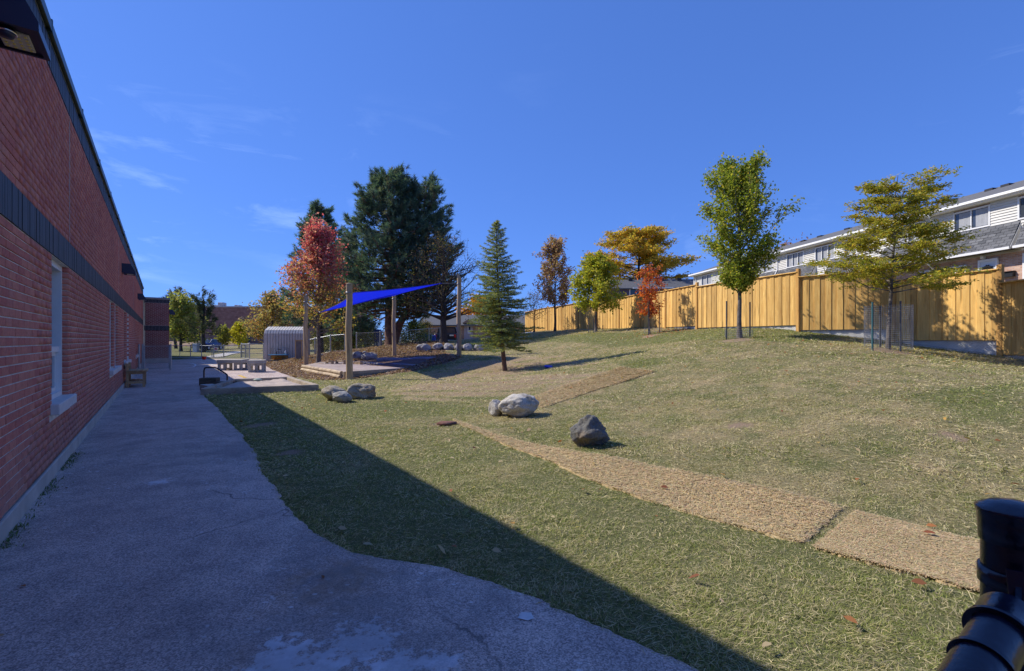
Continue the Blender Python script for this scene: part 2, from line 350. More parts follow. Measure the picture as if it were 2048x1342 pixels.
def lawn_material():
    t = NT('lawn_soil'); a = t.n('ShaderNodeSeparateColor'); t.l(t.attr().outputs['Color'], a.inputs[0])
    f1 = t.noise(22, 6, .7); f2 = t.noise(4, 5, .6); f3 = t.noise(90, 3, .7); f4 = t.noise(1.2, 3, .5)
    d = t.math('ADD', a.outputs[0], t.rng(f1, .3, .7, -.22, .22)); d = t.math('ADD', d, t.rng(f2, .3, .7, -.14, .14))
    c = t.mix(t.rng(d, .12, .85), (.17, .185, .07), (.44, .35, .20))
    c = t.mix(t.rng(f3, .32, .66), t.mix(1, c, (.38, .36, .36), 'MULTIPLY'), t.mix(1, c, (1.4, 1.35, 1.35), 'MULTIPLY')); c = t.mix(t.math('MULTIPLY', t.rng(t.noise(140, 3, .7, t.pos((1, .4, 1), False, (0, 0, .6))), .56, .68), .55), c, (.48, .40, .24))
    soil = t.mix(t.rng(f3, .3, .7), (.24, .165, .105), (.42, .315, .215)); c = t.mix(t.rng(t.math('ADD', a.outputs[1], t.rng(f1, .3, .7, -.25, .25)), .35, .65), c, soil)
    chip = t.mix(t.rng(f3, .35, .68), (.11, .07, .045), (.30, .20, .13)); c = t.mix(t.rng(t.math('ADD', a.outputs[2], t.rng(f1, .3, .7, -.3, .3)), .4, .6), c, chip)
    t.col(c); t.rough(.95); t.b.inputs['Specular IOR Level'].default_value = .1
    t.bump(t.math('ADD', f3, f1), .8, .03); return t.m
lawn = link('lawn', npmesh('lawn', np.stack([GX, GY, GZ], -1).reshape(-1, 3), Fq, np.stack([dry, bare, mul], -1).reshape(-1, 3), True), lawn_material())
tag(lawn, kind='structure')
from mathutils.bvhtree import BVHTree
def asphalt_material():
    t = NT('asphalt'); big = t.noise(.55, 5, .6, dist=.4); mid = t.noise(3.2, 6, .65); v = t.n('ShaderNodeTexVoronoi'); v.inputs['Scale'].default_value = 140; t.l(t.pos(), v.inputs['Vector'])
    fine = t.noise(160, 3, .7)
    c = t.mix(t.rng(big, .3, .7), (.39, .315, .275), (.58, .485, .43))
    c = t.mix(t.rng(mid, .35, .7), t.mix(1, c, (.78, .78, .8), 'MULTIPLY'), t.mix(1, c, (1.14, 1.12, 1.1), 'MULTIPLY'))
    vb = t.n('ShaderNodeSeparateColor'); t.l(v.outputs['Color'], vb.inputs[0])
    c = t.mix(t.rng(vb.outputs[0], .0, 1), t.mix(1, c, (.5, .5, .52), 'MULTIPLY'), t.mix(1, c, (1.5, 1.48, 1.46), 'MULTIPLY'))
    # pale flakes where the sealer has worn through
    v2 = t.n('ShaderNodeTexVoronoi'); v2.inputs['Scale'].default_value = 16; v2.inputs['Randomness'].default_value = 1; t.l(t.pos((1, 1.6, 1)), v2.inputs['Vector'])
    fl = t.math('MULTIPLY', t.rng(v2.outputs['Distance'], .3, .22), t.rng(t.noise(1.3, 5, .65), .5, .62)); fl = t.math('MULTIPLY', fl, t.rng(t.noise(11, 2, .5), .48, .56))
    c = t.mix(t.math('MULTIPLY', fl, .85), c, (.8, .78, .77))
    # efflorescence and rust-brown stains at their own places
    def blot(x, y, r, lo, hi, sc, sx_=1, sy_=1):
        mp_ = t.n('ShaderNodeMapping'); mp_.inputs['Location'].default_value = (-x * sx_, -y * sy_, 0); mp_.inputs['Scale'].default_value = (sx_, sy_, 0)
        t.l(t.n('ShaderNodeNewGeometry').outputs['Position'], mp_.inputs[0])
        q = t.n('ShaderNodeVectorMath', operation='LENGTH'); t.l(mp_.outputs[0], q.inputs[0])
        e = t.math('ADD', t.math('DIVIDE', q.outputs['Value'], r), t.rng(t.noise(sc, 6, .7), .3, .7, -.8, .8)); return t.rng(e, hi, lo)
    for px, py, r, k in ((560, 1312, .17, .85), (640, 1335, .16, .8), (720, 1290, .22, .7), (790, 1345, .2, .75), (880, 1330, .12, .6), (318, 965, .13, .6), (560, 1330, .2, .7)):
        x, y = flat(px, py); c = t.mix(t.math('MULTIPLY', blot(x, y, r, .5, .85, 14), k), c, (.74, .75, .78))
    for px, py, r, k in ((660, 1175, .3, .5), (700, 1140, .25, .35), (490, 1320, .1, .3)):
        x, y = flat(px, py); c = t.mix(t.math('MULTIPLY', blot(x, y, r, .2, 1.2, 7), k), c, (.30, .19, .11))
    for px, py in ((820, 1060), (500, 900), (330, 800), (660, 1290)):
        x, y = flat(px, py); c = t.mix(t.math('MULTIPLY', blot(x, y, .8, .2, 1.2, 3), .45), c, (.19, .18, .175))
    # hairline cracks
    vc = t.n('ShaderNodeTexVoronoi', feature='DISTANCE_TO_EDGE'); vc.inputs['Scale'].default_value = .33
    wv = t.n('ShaderNodeMixRGB', blend_type='ADD'); wv.inputs[0].default_value = .5; nn = t.n('ShaderNodeTexNoise'); nn.inputs['Scale'].default_value = 2.2; nn.inputs['Detail'].default_value = 6
    p = t.pos(); t.l(p, nn.inputs['Vector']); t.l(p, wv.inputs[1]); t.l(nn.outputs['Color'], wv.inputs[2]); t.l(wv.outputs[0], vc.inputs['Vector'])
    cr = t.math('MULTIPLY', t.rng(vc.outputs['Distance'], .0045, .0012), t.rng(t.noise(.7, 2), .5, .58)); c = t.mix(t.math('MULTIPLY', cr, .65), c, (.06, .055, .055))
    t.col(c); t.rough(.88); t.b.inputs['Specular IOR Level'].default_value = .25
    t.bump(t.math('ADD', t.math('MULTIPLY', vb.outputs[1], .7), t.math('SUBTRACT', t.math('ADD', fine, mid), cr)), .35, .005); return t.m
mb = MB(); mb.add([(x, y, .006) for x, y in ASPH] + [(x, y, -.06) for x, y in ASPH], [tuple(range(len(ASPH)))] + [(i, i + len(ASPH), (i + 1) % len(ASPH) + len(ASPH), (i + 1) % len(ASPH)) for i in range(len(ASPH))])
asphalt = mb.build('asphalt_path', asphalt_material(), recalc=True); tag(asphalt, kind='structure')
# painted court markings on the yard, lying 4 mm above the asphalt
mk = mat('worn_white_paint', (.62, .62, .62), .8, .3, 8)
def paint(pts, wd, m, name):
    mb = MB(); V = []
    for i, p in enumerate(pts):
        a, b = pts[max(i - 1, 0)], pts[min(i + 1, len(pts) - 1)]; d = Vector((b[0] - a[0], b[1] - a[1])).normalized(); n = (-d.y * wd / 2, d.x * wd / 2)
        V += [(p[0] - n[0], p[1] - n[1], .011), (p[0] + n[0], p[1] + n[1], .011)]
    mb.add(V, [(2 * i, 2 * i + 2, 2 * i + 3, 2 * i + 1) for i in range(len(pts) - 1)]); o = mb.build(name, m); return tag(o, kind='structure')
paint(smoothline([flat(*p) for p in [(360, 725), (375, 725.6), (388, 728), (391, 731), (385, 734.5), (368, 736.6)]], 6), .09, mk, 'court_marking')
paint(smoothline([flat(*p) for p in [(401, 724), (420, 728.5), (437, 733)]], 4), .09, mk, 'court_marking')
paint([flat(478, 751), flat(491, 756)], .13, mat('worn_yellow_paint', (.6, .38, .06), .8, .3, 8), 'court_marking')
q = [flat(1035, 1240), flat(1043, 1228), flat(1062, 1229), flat(1068, 1240), flat(1056, 1245)]
tag(MB().add([(x, y, .011) for x, y in q], [(0, 1, 2, 3, 4)]).build('paint_patch', mk, recalc=True), kind='structure')
# pale concrete walk across the far field
cw = mat('pale_concrete', (.42, .40, .37), .9, .15, 2)
def drape(pts, wd, dz, m, name, kind='structure'):
    V = []
    for i, p in enumerate(pts):
        a, b = pts[max(i - 1, 0)], pts[min(i + 1, len(pts) - 1)]; d = Vector((b[0] - a[0], b[1] - a[1])).normalized(); n = (-d.y * wd / 2, d.x * wd / 2)
        for s_ in (-1, 0, 1): x, y = p[0] + s_ * n[0], p[1] + s_ * n[1]; V.append((x, y, Z(x, y) + dz + .04))
    Fc = [(3 * i + k, 3 * i + 3 + k, 3 * i + 4 + k, 3 * i + 1 + k) for i in range(len(pts) - 1) for k in (0, 1)]
    return tag(MB().add(V, Fc).build(name, m), kind=kind)
drape(smoothline([tuple(gp(*p)[:2]) for p in [(385, 716.2), (425, 714.5), (447, 710), (468, 706), (482, 703.2)]], 8), 1.4, .02, cw, 'concrete_walk')
drape(smoothline([flat(336, 716.9), flat(430, 717.2), flat(520, 718.6)], 8), .6, .02, cw, 'concrete_walk')
# ---------------------------------------------------------------- school building (local x along the wall, local y into it)
def brick_material(name, dark, lite, vein):
    t = NT(name); a = t.n('ShaderNodeSeparateColor'); t.l(t.attr().outputs['Color'], a.inputs[0])
    r = t.math('FRACT', t.math('ADD', t.math('MULTIPLY', a.outputs[0], 1), t.math('MULTIPLY', t.orand(), 3.7)))
    c = t.mix(r, dark, lite); c = t.mix(t.rng(t.noise(.35, 3, .5), .35, .65), c, t.mix(1, c, (.82, .8, .84), 'MULTIPLY'))
    n = t.noise(38, 6, .7); c = t.mix(t.rng(n, .35, .75), t.mix(1, c, (.75, .73, .74), 'MULTIPLY'), t.mix(1, c, (1.2, 1.2, 1.2), 'MULTIPLY'))
    e = t.math('MULTIPLY', t.rng(t.noise(2.2, 5, .65, t.pos((1, 1, .5))), .55, .75), t.rng(t.noise(25, 4, .7), .4, .7)); c = t.mix(t.math('MULTIPLY', e, .5), c, vein)
    sp = t.n('ShaderNodeSeparateXYZ'); t.l(t.pos(), sp.inputs[0]); c = t.mix(t.math('MULTIPLY', t.rng(t.math('ADD', sp.outputs[2], t.rng(t.noise(1.8, 5, .65), .3, .7, -.3, .3)), .75, .1), .4), c, (.32, .22, .18))
    c = t.mix(t.math('MULTIPLY', t.rng(t.noise(1, 4, .6, t.pos((2.2, 2.2, .12))), .56, .75), .3), c, (.26, .13, .11))
    t.col(c); t.rough(.85); t.bump(n, .35, .006); return t.m
brickM = brick_material('red_brick', (.56, .17, .125), (.70, .27, .18), (.64, .50, .46))
mortarM = mat('mortar', (.68, .67, .63), .95, .2, 9, .3, 90)
soldM = mat('charcoal_brick', (.04, .042, .05), .55, .35, 9, .25, 50, rnd=.3, stretch=(1, 1, .25), spec=.4)
copM = mat('dark_teal_metal', (.018, .045, .055), .4, .2, 3, 0, spec=.5)
concM = mat('foundation_concrete', (.46, .43, .38), .9, .18, 3, .3, 40)
whM = mat('white_vinyl', (.74, .74, .73), .45, .05, 4, 0)
stoneM = mat('pale_stone_sill', (.62, .58, .55), .8, .1, 10, .15, 60)
def glassmat(name, c=(.02, .03, .04)):
    if name in MATS: return MATS[name]
    t = NT(name); t.col(c); t.rough(.04); t.b.inputs['Specular IOR Level'].default_value = .8; MATS[name] = t.m; return t.m
glassM = glassmat('window_glass')
RZ = pi / 2 + TH
school = thing('school_building', 'long red brick school with charcoal bands and tall white windows beside the asphalt path', 'building', WP(0, 0), RZ)
T0, T1 = -4.0, 39.0; ZT = 4.84
WINS = [(7.26, 8.44), (14.55, 15.7), (16.05, 17.2), (19.75, 20.9), (21.4, 22.55), (28.3, 29.45), (30.3, 31.45)]
WZ0, WZ1 = .78, 2.44; BD0, BD1 = 2.44, 2.77; FA0 = 4.42
def rects(x0, x1, z0, z1, holes):
    xs = sorted({x0, x1} | {h[0] for h in holes} | {h[1] for h in holes})
    for a, b in zip(xs[:-1], xs[1:]):
        if not any(h[0] - 1e-6 <= a and b <= h[1] + 1e-6 for h in holes): yield a, b, z0, z1
# mortar backing (flush joints recessed behind the brick faces)
mb = MB(); D = .30
mb.span((T0, .008, 0), (T1, D, WZ0))
for a, b, z0, z1 in rects(T0, T1, WZ0, WZ1, [(h[0] - .012, h[1] + .012) for h in WINS]): mb.span((a, .008, z0), (b, D, z1))
mb.span((T0, .008, WZ1), (T1, D, FA0 + .36))
mb.span((T0, D, 0), (T1, D + 9, .2)); mb.span((T0, D, 4.3), (T1, D + 9, 4.6))
mb.build('wall', mortarM, school)
mb = MB(); mb.span((T0, -.028, -.1), (T1, .0, .155), .006); mb.build('foundation', concM, school)
# bricks: the ones that show largest are objects, the rest one joined mesh of separate bricks
P = .21; H = .0763; BR = []
def course(z, k, holes, x0=T0, x1=T1):
    x = x0 - (k % 2) * P / 2
    while x < x1:
        a, b = max(x, x0), min(x + P - .011, x1); x += P; segs = [(a, b)]
        for h0, h1 in holes:
            segs = [s_ for a_, b_ in segs for s_ in ((a_, min(b_, h0)), (max(a_, h1), b_)) if s_[1] - s_[0] > .02]
        for a_, b_ in segs: BR.append((a_, b_, z))
for k in range(30):
    z = .157 + k * H; course(z, k, WINS if z + .03 > WZ0 - .09 else [])
BR = [b for b in BR if not any(b[2] + H > .68 and b[2] < WZ0 and h0 - .06 < (b[0] + b[1]) / 2 < h1 + .06 for h0, h1 in WINS)]
for k in range(22): course(BD1 + .004 + k * .0752, k, [])
def bsize(b):
    x = WP((b[0] + b[1]) / 2, 0); return abs(x[1]) if x[1] > 3.3 else 99
BR.sort(key=lambda b: bsize(b) + abs(b[2] - 1.4) * .45)
protos = {}
HB = H - .0105
for i, (a, b, z) in enumerate(BR[:300]):
    Lb = round(b - a, 3)
    if Lb not in protos: protos[Lb] = [MB().span((0, 0, 0), (Lb, .09, HB), .0035).build('brick', brickM, school).data]; o = bpy.data.objects[-1] if 0 else [q for q in school.children if q.data == protos[Lb][0]][0]
    else: o = link('brick', protos[Lb][0], None, school)
    o.location = (a, random.uniform(-.0025, .0015), z); o.rotation_euler = (random.uniform(-.004, .004), 0, random.uniform(-.004, .004))
V = []; Tn = []
for a, b, z in BR[300:]:
    y = random.uniform(-.0025, .0015); V += [(a, y, z), (b, y, z), (b, y, z + HB), (a, y, z + HB), (a, .06, z), (b, .06, z), (b, .06, z + HB), (a, .06, z + HB)]; r = random.random(); Tn += [(r, r, r)] * 8
n = len(V) // 8; base = np.arange(n)[:, None, None] * 8
Fb = (base + np.array([[0, 1, 2, 3], [3, 2, 6, 7], [0, 4, 5, 1], [0, 3, 7, 4], [1, 5, 6, 2]])[None]).reshape(-1, 4)
o = link('brickwork', npmesh('brickwork', V, Fb, Tn), brickM, school); tag(o, kind='stuff')
# charcoal soldier courses
mb = MB(); x = T0; k = 0
while x < T1 - .07:
    mb.span((x + .003, -.004 - random.random() * .004, BD0 + .008), (x + .069, .05, BD1 - .006)); mb.span((x + .003, -.004 - random.random() * .004, FA0 + .01), (x + .069, .05, FA0 + .30)); x += .0725
tag(mb.build('soldier_course', soldM, school), kind='stuff')
mb = MB(); mb.prism([(-.045, FA0 + .32), (-.045, 4.84), (-.03, 4.86), (.42, 4.88), (.42, FA0 + .361), (.0, FA0 + .361)], 0, T0, T1)
x = T0 + 1.2
while x < T1: mb.span((x, -.048, FA0 + .316), (x + .04, .3, 4.872)); x += 2.44
mb.build('coping', copM, school)
for q_ in (8.52, 17.4, 26.0, 34.0): MB().span((q_, -.0045, BD1 + .003), (q_ + .014, .03, FA0 + .005)).build('expansion_joint', mat('pale_caulk', (.5, .45, .42), .8, .1, 5, 0), school)
for (a, b) in WINS:
    wn = MB(); r0, r1 = .06, .16                       # white box frame set back in the brick opening
    wn.span((a + .002, r0, WZ0 + .02), (a + .05, r1 + .05, WZ1 - .002)); wn.span((b - .05, r0, WZ0 + .02), (b - .002, r1 + .05, WZ1 - .002))
    wn.span((a + .05, r0, WZ1 - .07), (b - .05, r1 + .05, WZ1 - .002)); wn.span((a + .05, r0, WZ0 + .02), (b - .05, r1 + .05, WZ0 + .075))
    wn.span((a + .05, r0 + .02, 1.35), (b - .05, r1 + .05, 1.42))
    win = wn.build('window', whM, school)
    fr = MB()
    for z0, z1 in ((WZ0 + .075, 1.35),):
        fr.span((a + .052, r1 - .045, z0 + .002), (b - .052, r1, z0 + .05)); fr.span((a + .052, r1 - .045, z1 - .05), (b - .052, r1, z1 - .002))
        fr.span((a + .052, r1 - .043, z0 + .05), (a + .1, r1, z1 - .05)); fr.span((b - .1, r1 - .043, z0 + .05), (b - .052, r1, z1 - .05))
    fr.build('sash', whM, win)
    MB().span((a + .05, r1 + .01, 1.42), (b - .05, r1 + .02, WZ1 - .07)).build('pane', glassM, win); MB().span((a + .1, r1 - .02, WZ0 + .12), (b - .1, r1 - .012, 1.30)).build('pane', glassM, win)
    MB().span((a + .05, r1 + .05, WZ0), (b - .05, r1 + .06, WZ1)).build('blind', mat('dim_room_blind', (.25, .26, .28), .9, .1, 2, 0), win)
    MB().span((a - .07, -.075, .68), (b + .07, .2, WZ0 + .018), .008).build('sill', stoneM, win)
# lower wing closing the view along the wall
wing = thing('school_wing', 'short dark red brick wing with charcoal bands behind the chain link gate', 'building', WP(T1, 0), RZ)
mb = MB(); W0, W1 = -.1, -1.36
mb.span((0, W1 + .008, .3), (.2, W0, 4.2)); mb.span((.2, W1 + .008, .0), (18, 1.0, 4.2)); mb.build('wall', mortarM, wing)
MB().span((-.02, W1 - .02, -.1), (18.1, W0, .30)).build('foundation', concM, wing)
V = []; Tn = []
def wbrick(face, u0, u1, z, z1):
    global V, Tn
    q = random.uniform(-.002, .002)
    if face == 0: P8 = [(q - .004, u0, z), (q - .004, u1, z), (q - .004, u1, z1), (q - .004, u0, z1), (.06, u0, z), (.06, u1, z), (.06, u1, z1), (.06, u0, z1)]
    else: P8 = [(u0, W1 - .004 + q, z), (u1, W1 - .004 + q, z), (u1, W1 - .004 + q, z1), (u0, W1 - .004 + q, z1), (u0, W1 + .06, z), (u1, W1 + .06, z), (u1, W1 + .06, z1), (u0, W1 + .06, z1)]
    V += P8; r = random.random(); Tn += [(r, r, r)] * 8
for k in range(51):
    z = .31 + k * H
    if z + HB > 3.9 or 2.1 < z + HB / 2 < 2.43: continue
    u = W1 - (k % 2) * .1
    while u < W0: wbrick(0, max(u, W1), min(u + .199, W0), z, z + HB); u += .21
    u = .0 - (k % 2) * .1
    while u < 18: wbrick(1, max(u, 0), min(u + .199, 18), z, z + HB); u += .21
n = len(V) // 8; base = np.arange(n)[:, None, None] * 8
Fb = (base + np.array([[0, 3, 2, 1], [3, 7, 6, 2], [0, 1, 5, 4], [0, 4, 7, 3], [1, 2, 6, 5]])[None]).reshape(-1, 4)
tag(link('brickwork', npmesh('brickwork', V, Fb, Tn), brick_material('dark_red_brick', (.26, .075, .06), (.36, .11, .085), (.4, .25, .22)), wing), kind='stuff')
mb = MB(); u = W1
while u < W0: mb.span((-.008, u + .003, 2.11), (.05, u + .069, 2.43)); mb.span((-.008, u + .003, 3.9), (.05, u + .069, 4.14)); u += .0725
u = 0
while u < 18: mb.span((u + .003, W1 - .008, 2.11), (u + .069, W1 + .05, 2.43)); mb.span((u + .003, W1 - .008, 3.9), (u + .069, W1 + .05, 4.14)); u += .0725
tag(mb.build('soldier_course', soldM, wing), kind='stuff')
MB().span((-.05, W1 - .05, 4.16), (18, 1.0, 4.26)).build('coping', mat('grey_metal_coping', (.22, .24, .25), .4, .1, 3, 0), wing)
# wall pack lamps
lampM = mat('black_lamp_metal', (.012, .016, .05), .35, .1, 3, 0, spec=.5)
lensM = mat('lamp_lens', (.62, .60, .54), .35, .2, 30, .2, 80); ledM = mat('led_chip', (.85, .75, .2), .4, .05, 5, 0); chromeM = mat('chrome', (.7, .7, .75), .18, .02, 5, 0, metal=1)
def wall_lamp(x, y, z, rz, label, big, wd=.40):
    t = thing('wall_lamp', label, 'wall lamp', (x, y, z), rz, 'lamps on the brick walls')
    mb = MB(); mb.prism([(.0, .03), (-.05, .03), (-.32, .0), (-.335, .012), (-.335, .05), (-.21, .30), (.0, .30)], 0, 0, wd); mb.build('housing', lampM, t, recalc=True)
    mb = MB(); mb.prism([(-.045, .03), (-.045, -.002), (-.337, -.012), (-.337, .008)], 0, -.006, .018); mb.prism([(-.045, .03), (-.045, -.002), (-.337, -.012), (-.337, .008)], 0, wd - .018, wd + .006)
    mb.span((.018, -.337, -.012), (wd - .018, -.305, .008)); mb.span((.018, -.07, -.012), (wd - .018, -.045, .012)); mb.build('rim', lampM, t, recalc=True)
    MB().span((wd * .30, -.27, -.004), (wd * .88, -.115, .02), .004).build('lens', lensM, t)
    if big:
        for i in range(5):
            for j in range(4): MB().box((wd * (.36 + .115 * i), -.25 + .038 * j, -.005), (.014, .014, .008)).build('led', ledM, t)
        MB().lathe((wd * .25, -.17, -.05), [(.0, .0), (.034, .0), (.04, .01), (.04, .05), (.028, .062)], 24).build('sensor', lampM, t)
        mb = MB(); mb.tube([(wd * .25 + .046 * cos(a), -.17 + .046 * sin(a), -.022) for a in np.linspace(0, 2 * pi, 25)], .008, 8, cap=False); mb.build('sensor_ring', chromeM, t)
for x, zz, lb, big in ((4.33, 3.5, 'black wall lamp with LED panel and chrome sensor ring high on the near brick wall', True), (18.6, 3.5, 'black wall lamp above the pair of narrow windows on the brick wall', False), (30.2, 3.5, 'small black wall lamp on the brick wall close to the wing', False)):
    p = WP(x, 0); wall_lamp(p[0], p[1], zz, RZ, lb, big)
p = WP(T1 + .25, 1.36); wall_lamp(p[0], p[1], 3.2, RZ, 'small black wall lamp on the side of the short brick wing', False)

# ---------------------------------------------------------------- chain link
galvM = mat('galvanised_steel', (.40, .42, .43), .45, .12, 8, 0, metal=.5); wireM = mat('chain_link_wire', (.34, .36, .37), .5, .1, 8, 0, metal=.4)
blackM = mat('black_vinyl_steel', (.008, .010, .026), .24, .55, 14, .12, 70, spec=.6)
def chainmesh(p0, p1, b0, b1, h, pitch=.075, r=.0025):
    """woven diagonals between ground points p0 and p1; bottoms b0, b1"""
    mb = MB(); p0 = Vector((p0[0], p0[1], 0)); p1 = Vector((p1[0], p1[1], 0)); L_ = (p1 - p0).length; d = (p1 - p0) / L_; nrm = Vector((-d.y, d.x, 0))
    def Pt(s_, v, off): return p0 + d * s_ + nrm * off + Vector((0, 0, b0 + (b1 - b0) * s_ / L_ + v))
    for sg in (1, -1):
        c = -h if sg == 1 else 0
        while c < (L_ if sg == 1 else L_ + h):
            if sg == 1: a0 = max(0, -c); a1 = min(h, L_ - c); q0, q1 = (c + a0, a0), (c + a1, a1)
            else: a0 = max(0, c - L_); a1 = min(h, c); q0, q1 = (c - a0, a0), (c - a1, a1)
            if a1 - a0 > .02: mb.tube([Pt(*q0, sg * r), Pt(*q1, sg * r)], r, 3, cap=False, smooth=False)
            c += pitch * 1.414
    return mb
def cl_fence(name, label, pts, h, post_r=.03, rail_r=.02, pitch=.09, wr=.003, group=None, rails=True, posts=True, base=None, cat='fence', mid=None):
    t = thing(name, label, cat, (0, 0, 0), 0, group); zz = [Z(*p) if base is None else base for p in pts]
    for i, p in enumerate(pts):
        if posts: o = MB().tube([(0, 0, -.1), (0, 0, h + .04)], post_r, 10).lathe((0, 0, h + .03), [(post_r * 1.15, 0), (post_r * 1.15, .02), (post_r * .6, .05)], 10).build('post', galvM, t); o.location = (p[0], p[1], zz[i])
    for i in range(len(pts) - 1):
        a, b = pts[i], pts[i + 1]
        tag(chainmesh(a, b, zz[i] + .03, zz[i + 1] + .03, h - .04, pitch, wr).build('wire_mesh', wireM, t), kind='stuff')
        if rails: MB().tube([(*a, zz[i] + h), (*b, zz[i + 1] + h)], rail_r, 8).build('rail', galvM, t)
        if rails: MB().tube([(*a, zz[i] + .05), (*b, zz[i + 1] + .05)], rail_r * .5, 6).build('tension_wire', galvM, t)
        if mid and mid[i]:
            for f in mid[i]: x, y = a[0] + (b[0] - a[0]) * f, a[1] + (b[1] - a[1]) * f; o = MB().tube([(0, 0, 0), (0, 0, h)], post_r * .6, 8).build('picket', galvM, t); o.location = (x, y, zz[i] + (zz[i + 1] - zz[i]) * f)
    return t
# gate between wall and wing
G0, G1 = WP(29.6, .06)[:2], WP(29.6, 1.33)[:2]
gt = thing('chain_link_gate', 'closed chain link gate between the brick wall and the short wing', 'gate', (*G0, 0), TH)
GW = 1.27
for x in (.02, .16, GW): MB().tube([(x, 0, -.1), (x, 0, 1.28 if x != .16 else 1.24)], .045, 10).lathe((x, 0, 1.24), [(.05, 0), (.05, .03), (.015, .06)], 10).build('post', galvM, gt)
MB().tube([(.22, -.02, .12), (.22, -.02, 1.2), (GW - .06, -.02, 1.2), (GW - .06, -.02, .12), (.22, -.02, .12)], .028, 8).build('gate_frame', galvM, gt)
tag(chainmesh((.22, -.02), (GW - .06, -.02), .12, .12, 1.08, .075, .0042).build('wire_mesh', wireM, gt), kind='stuff')
MB().box((.2, -.05, .85), (.09, .07, .12), None, .01).build('latch', galvM, gt)
# ---------------------------------------------------------------- wooden fence up the slope
def wood_material(name, c0, c1, knots=True, rnd=.16, rough=.75, ax=2):
    t = NT(name); sc_ = [14, 14, 14]; sc_[ax] = 1.1; v = t.pos(tuple(sc_), obj=True)
    add = t.n('ShaderNodeVectorMath', operation='ADD'); cmb = t.n('ShaderNodeCombineXYZ'); r = t.orand(); t.l(t.math('MULTIPLY', r, 91), cmb.inputs[2]); t.l(t.math('MULTIPLY', r, 37), cmb.inputs[0]); t.l(t.math('MULTIPLY', r, 53), cmb.inputs[1])
    t.l(v, add.inputs[0]); t.l(cmb.outputs[0], add.inputs[1]); v = add.outputs[0]
    g = t.noise(1.6, 6, .65, v, .9)
    c = t.mix(t.rng(g, .3, .72), c0, c1)
    big = t.noise(.22, 2, .5, v); c = t.mix(t.rng(big, .35, .65), t.mix(1, c, (.78, .76, .74), 'MULTIPLY'), t.mix(1, c, (1.15, 1.15, 1.1), 'MULTIPLY'))
    if knots:
        vo = t.n('ShaderNodeTexVoronoi'); vo.inputs['Scale'].default_value = .55; t.l(v, vo.inputs['Vector'])
        c = t.mix(t.math('MULTIPLY', t.rng(vo.outputs['Distance'], .22, .12), .65), c, sc3(c0, .35))
    c = t.mix(t.rng(r, 0, 1), t.mix(1, c, (1 - rnd, 1 - rnd * 1.1, 1 - rnd * 1.2), 'MULTIPLY'), t.mix(1, c, (1 + rnd, 1 + rnd, 1 + rnd * .8), 'MULTIPLY'))
    t.col(c); t.rough(rough); t.bump(g, .25, .006); MATS[name] = t.m; return t.m
boardM = wood_material('cedar_board', (.57, .315, .085), (.82, .55, .20), rnd=.22)
postM = wood_material('cedar_post', (.46, .24, .065), (.64, .38, .13))
fpx = FENCE
fl = [((px - CX) / F * Y, Y) for px, _, Y in FENCE]; d_ = Vector((fl[0][0] - fl[1][0], fl[0][1] - fl[1][1])).normalized(); fl = [(fl[0][0] + d_.x * 2.6, fl[0][1] + d_.y * 2.6)] + fl
wf = thing('wooden_fence', 'tall golden cedar board fence stepping up the grassy slope', 'fence')
seg = [(Vector(fl[i]), Vector(fl[i + 1])) for i in range(len(fl) - 1)]
tot = sum((b - a).length for a, b in seg); nodes = []
def along(s_):
    for a, b in seg:
        l = (b - a).length
        if s_ <= l: return a + (b - a) * (s_ / l), (b - a).normalized()
        s_ -= l
    return seg[-1][1], (seg[-1][1] - seg[-1][0]).normalized()
# panels: tops step, posts poke above the cap
def px_of(v): return CX + F * v.x / v.y
PANEL = 2.75; nb = 16; bw = PANEL / nb; npan = int(tot / PANEL)
boardP = {}
fence_pan = []
s0 = 1.62
for i in range(npan):
    a, da = along(s0 + i * PANEL); b, db = along(s0 + (i + 1) * PANEL)
    za, zb = Z(a.x, a.y), Z(b.x, b.y); zb0 = max(za, zb) if a.y < 24 else (za + zb) / 2
    fence_pan.append((a, b, za, zb, zb0))
count = 0
for i, (a, b, za, zb, zb0) in enumerate(fence_pan):
    d = (b - a).normalized(); rz = atan2(d.y, d.x); hgt = 1.9; near = a.y < 24
    slope = 0 if near else (zb - za) * .9
    z0 = (zb0 + .05) if near else za + .03
    # facing boards on the lawn side (local -y is towards the school once turned); each board a piece of its own
    for k in range(nb):
        f = (k + .5) / nb; hk = hgt
        key = (round(bw, 3), hk)
        if key not in boardP:
            o = MB().span((-bw / 2 - .003, -.011, 0), (bw / 2 + .003, .011, hk), .004).build('board', boardM, wf); boardP[key] = o.data
        else: o = link('board', boardP[key], None, wf)
        p = a + (b - a) * f; off = (.018 if k % 2 else -.0)
        o.location = (p.x + d.y * off, p.y - d.x * off, z0 + slope * f + (.0 if near else 0)); o.rotation_euler = (0, random.uniform(-.003, .003), rz + random.uniform(-.012, .012))
        if k % 4 == 3 and count > 300: pass
        count += 1
    nv = Vector((-d.y, d.x))                       # behind the boards, away from the lawn
    if nv.dot(Vector((-1, -.4))) > 0: nv = -nv
    for zz in (.32, 1.55): MB().bar((a.x + nv.x * .05, a.y + nv.y * .05, z0 + zz), (b.x + nv.x * .05, b.y + nv.y * .05, z0 + zz + slope), .04, .09).build('rail', postM, wf)
    MB().bar((a.x, a.y, z0 + hgt + .022), (b.x, b.y, z0 + hgt + .022 + slope), .14, .035, .005).build('cap', boardM, wf)
    zp = min(za, zb) - .1
    hp = z0 + hgt + .14
    o = MB().span((-.06, -.06, 0), (.06, .06, hp - zp), .008).build('post', postM, wf); q = a + nv * .02 + Vector((0, 0)); o.location = (q.x, q.y, zp); o.rotation_euler = (0, 0, rz)
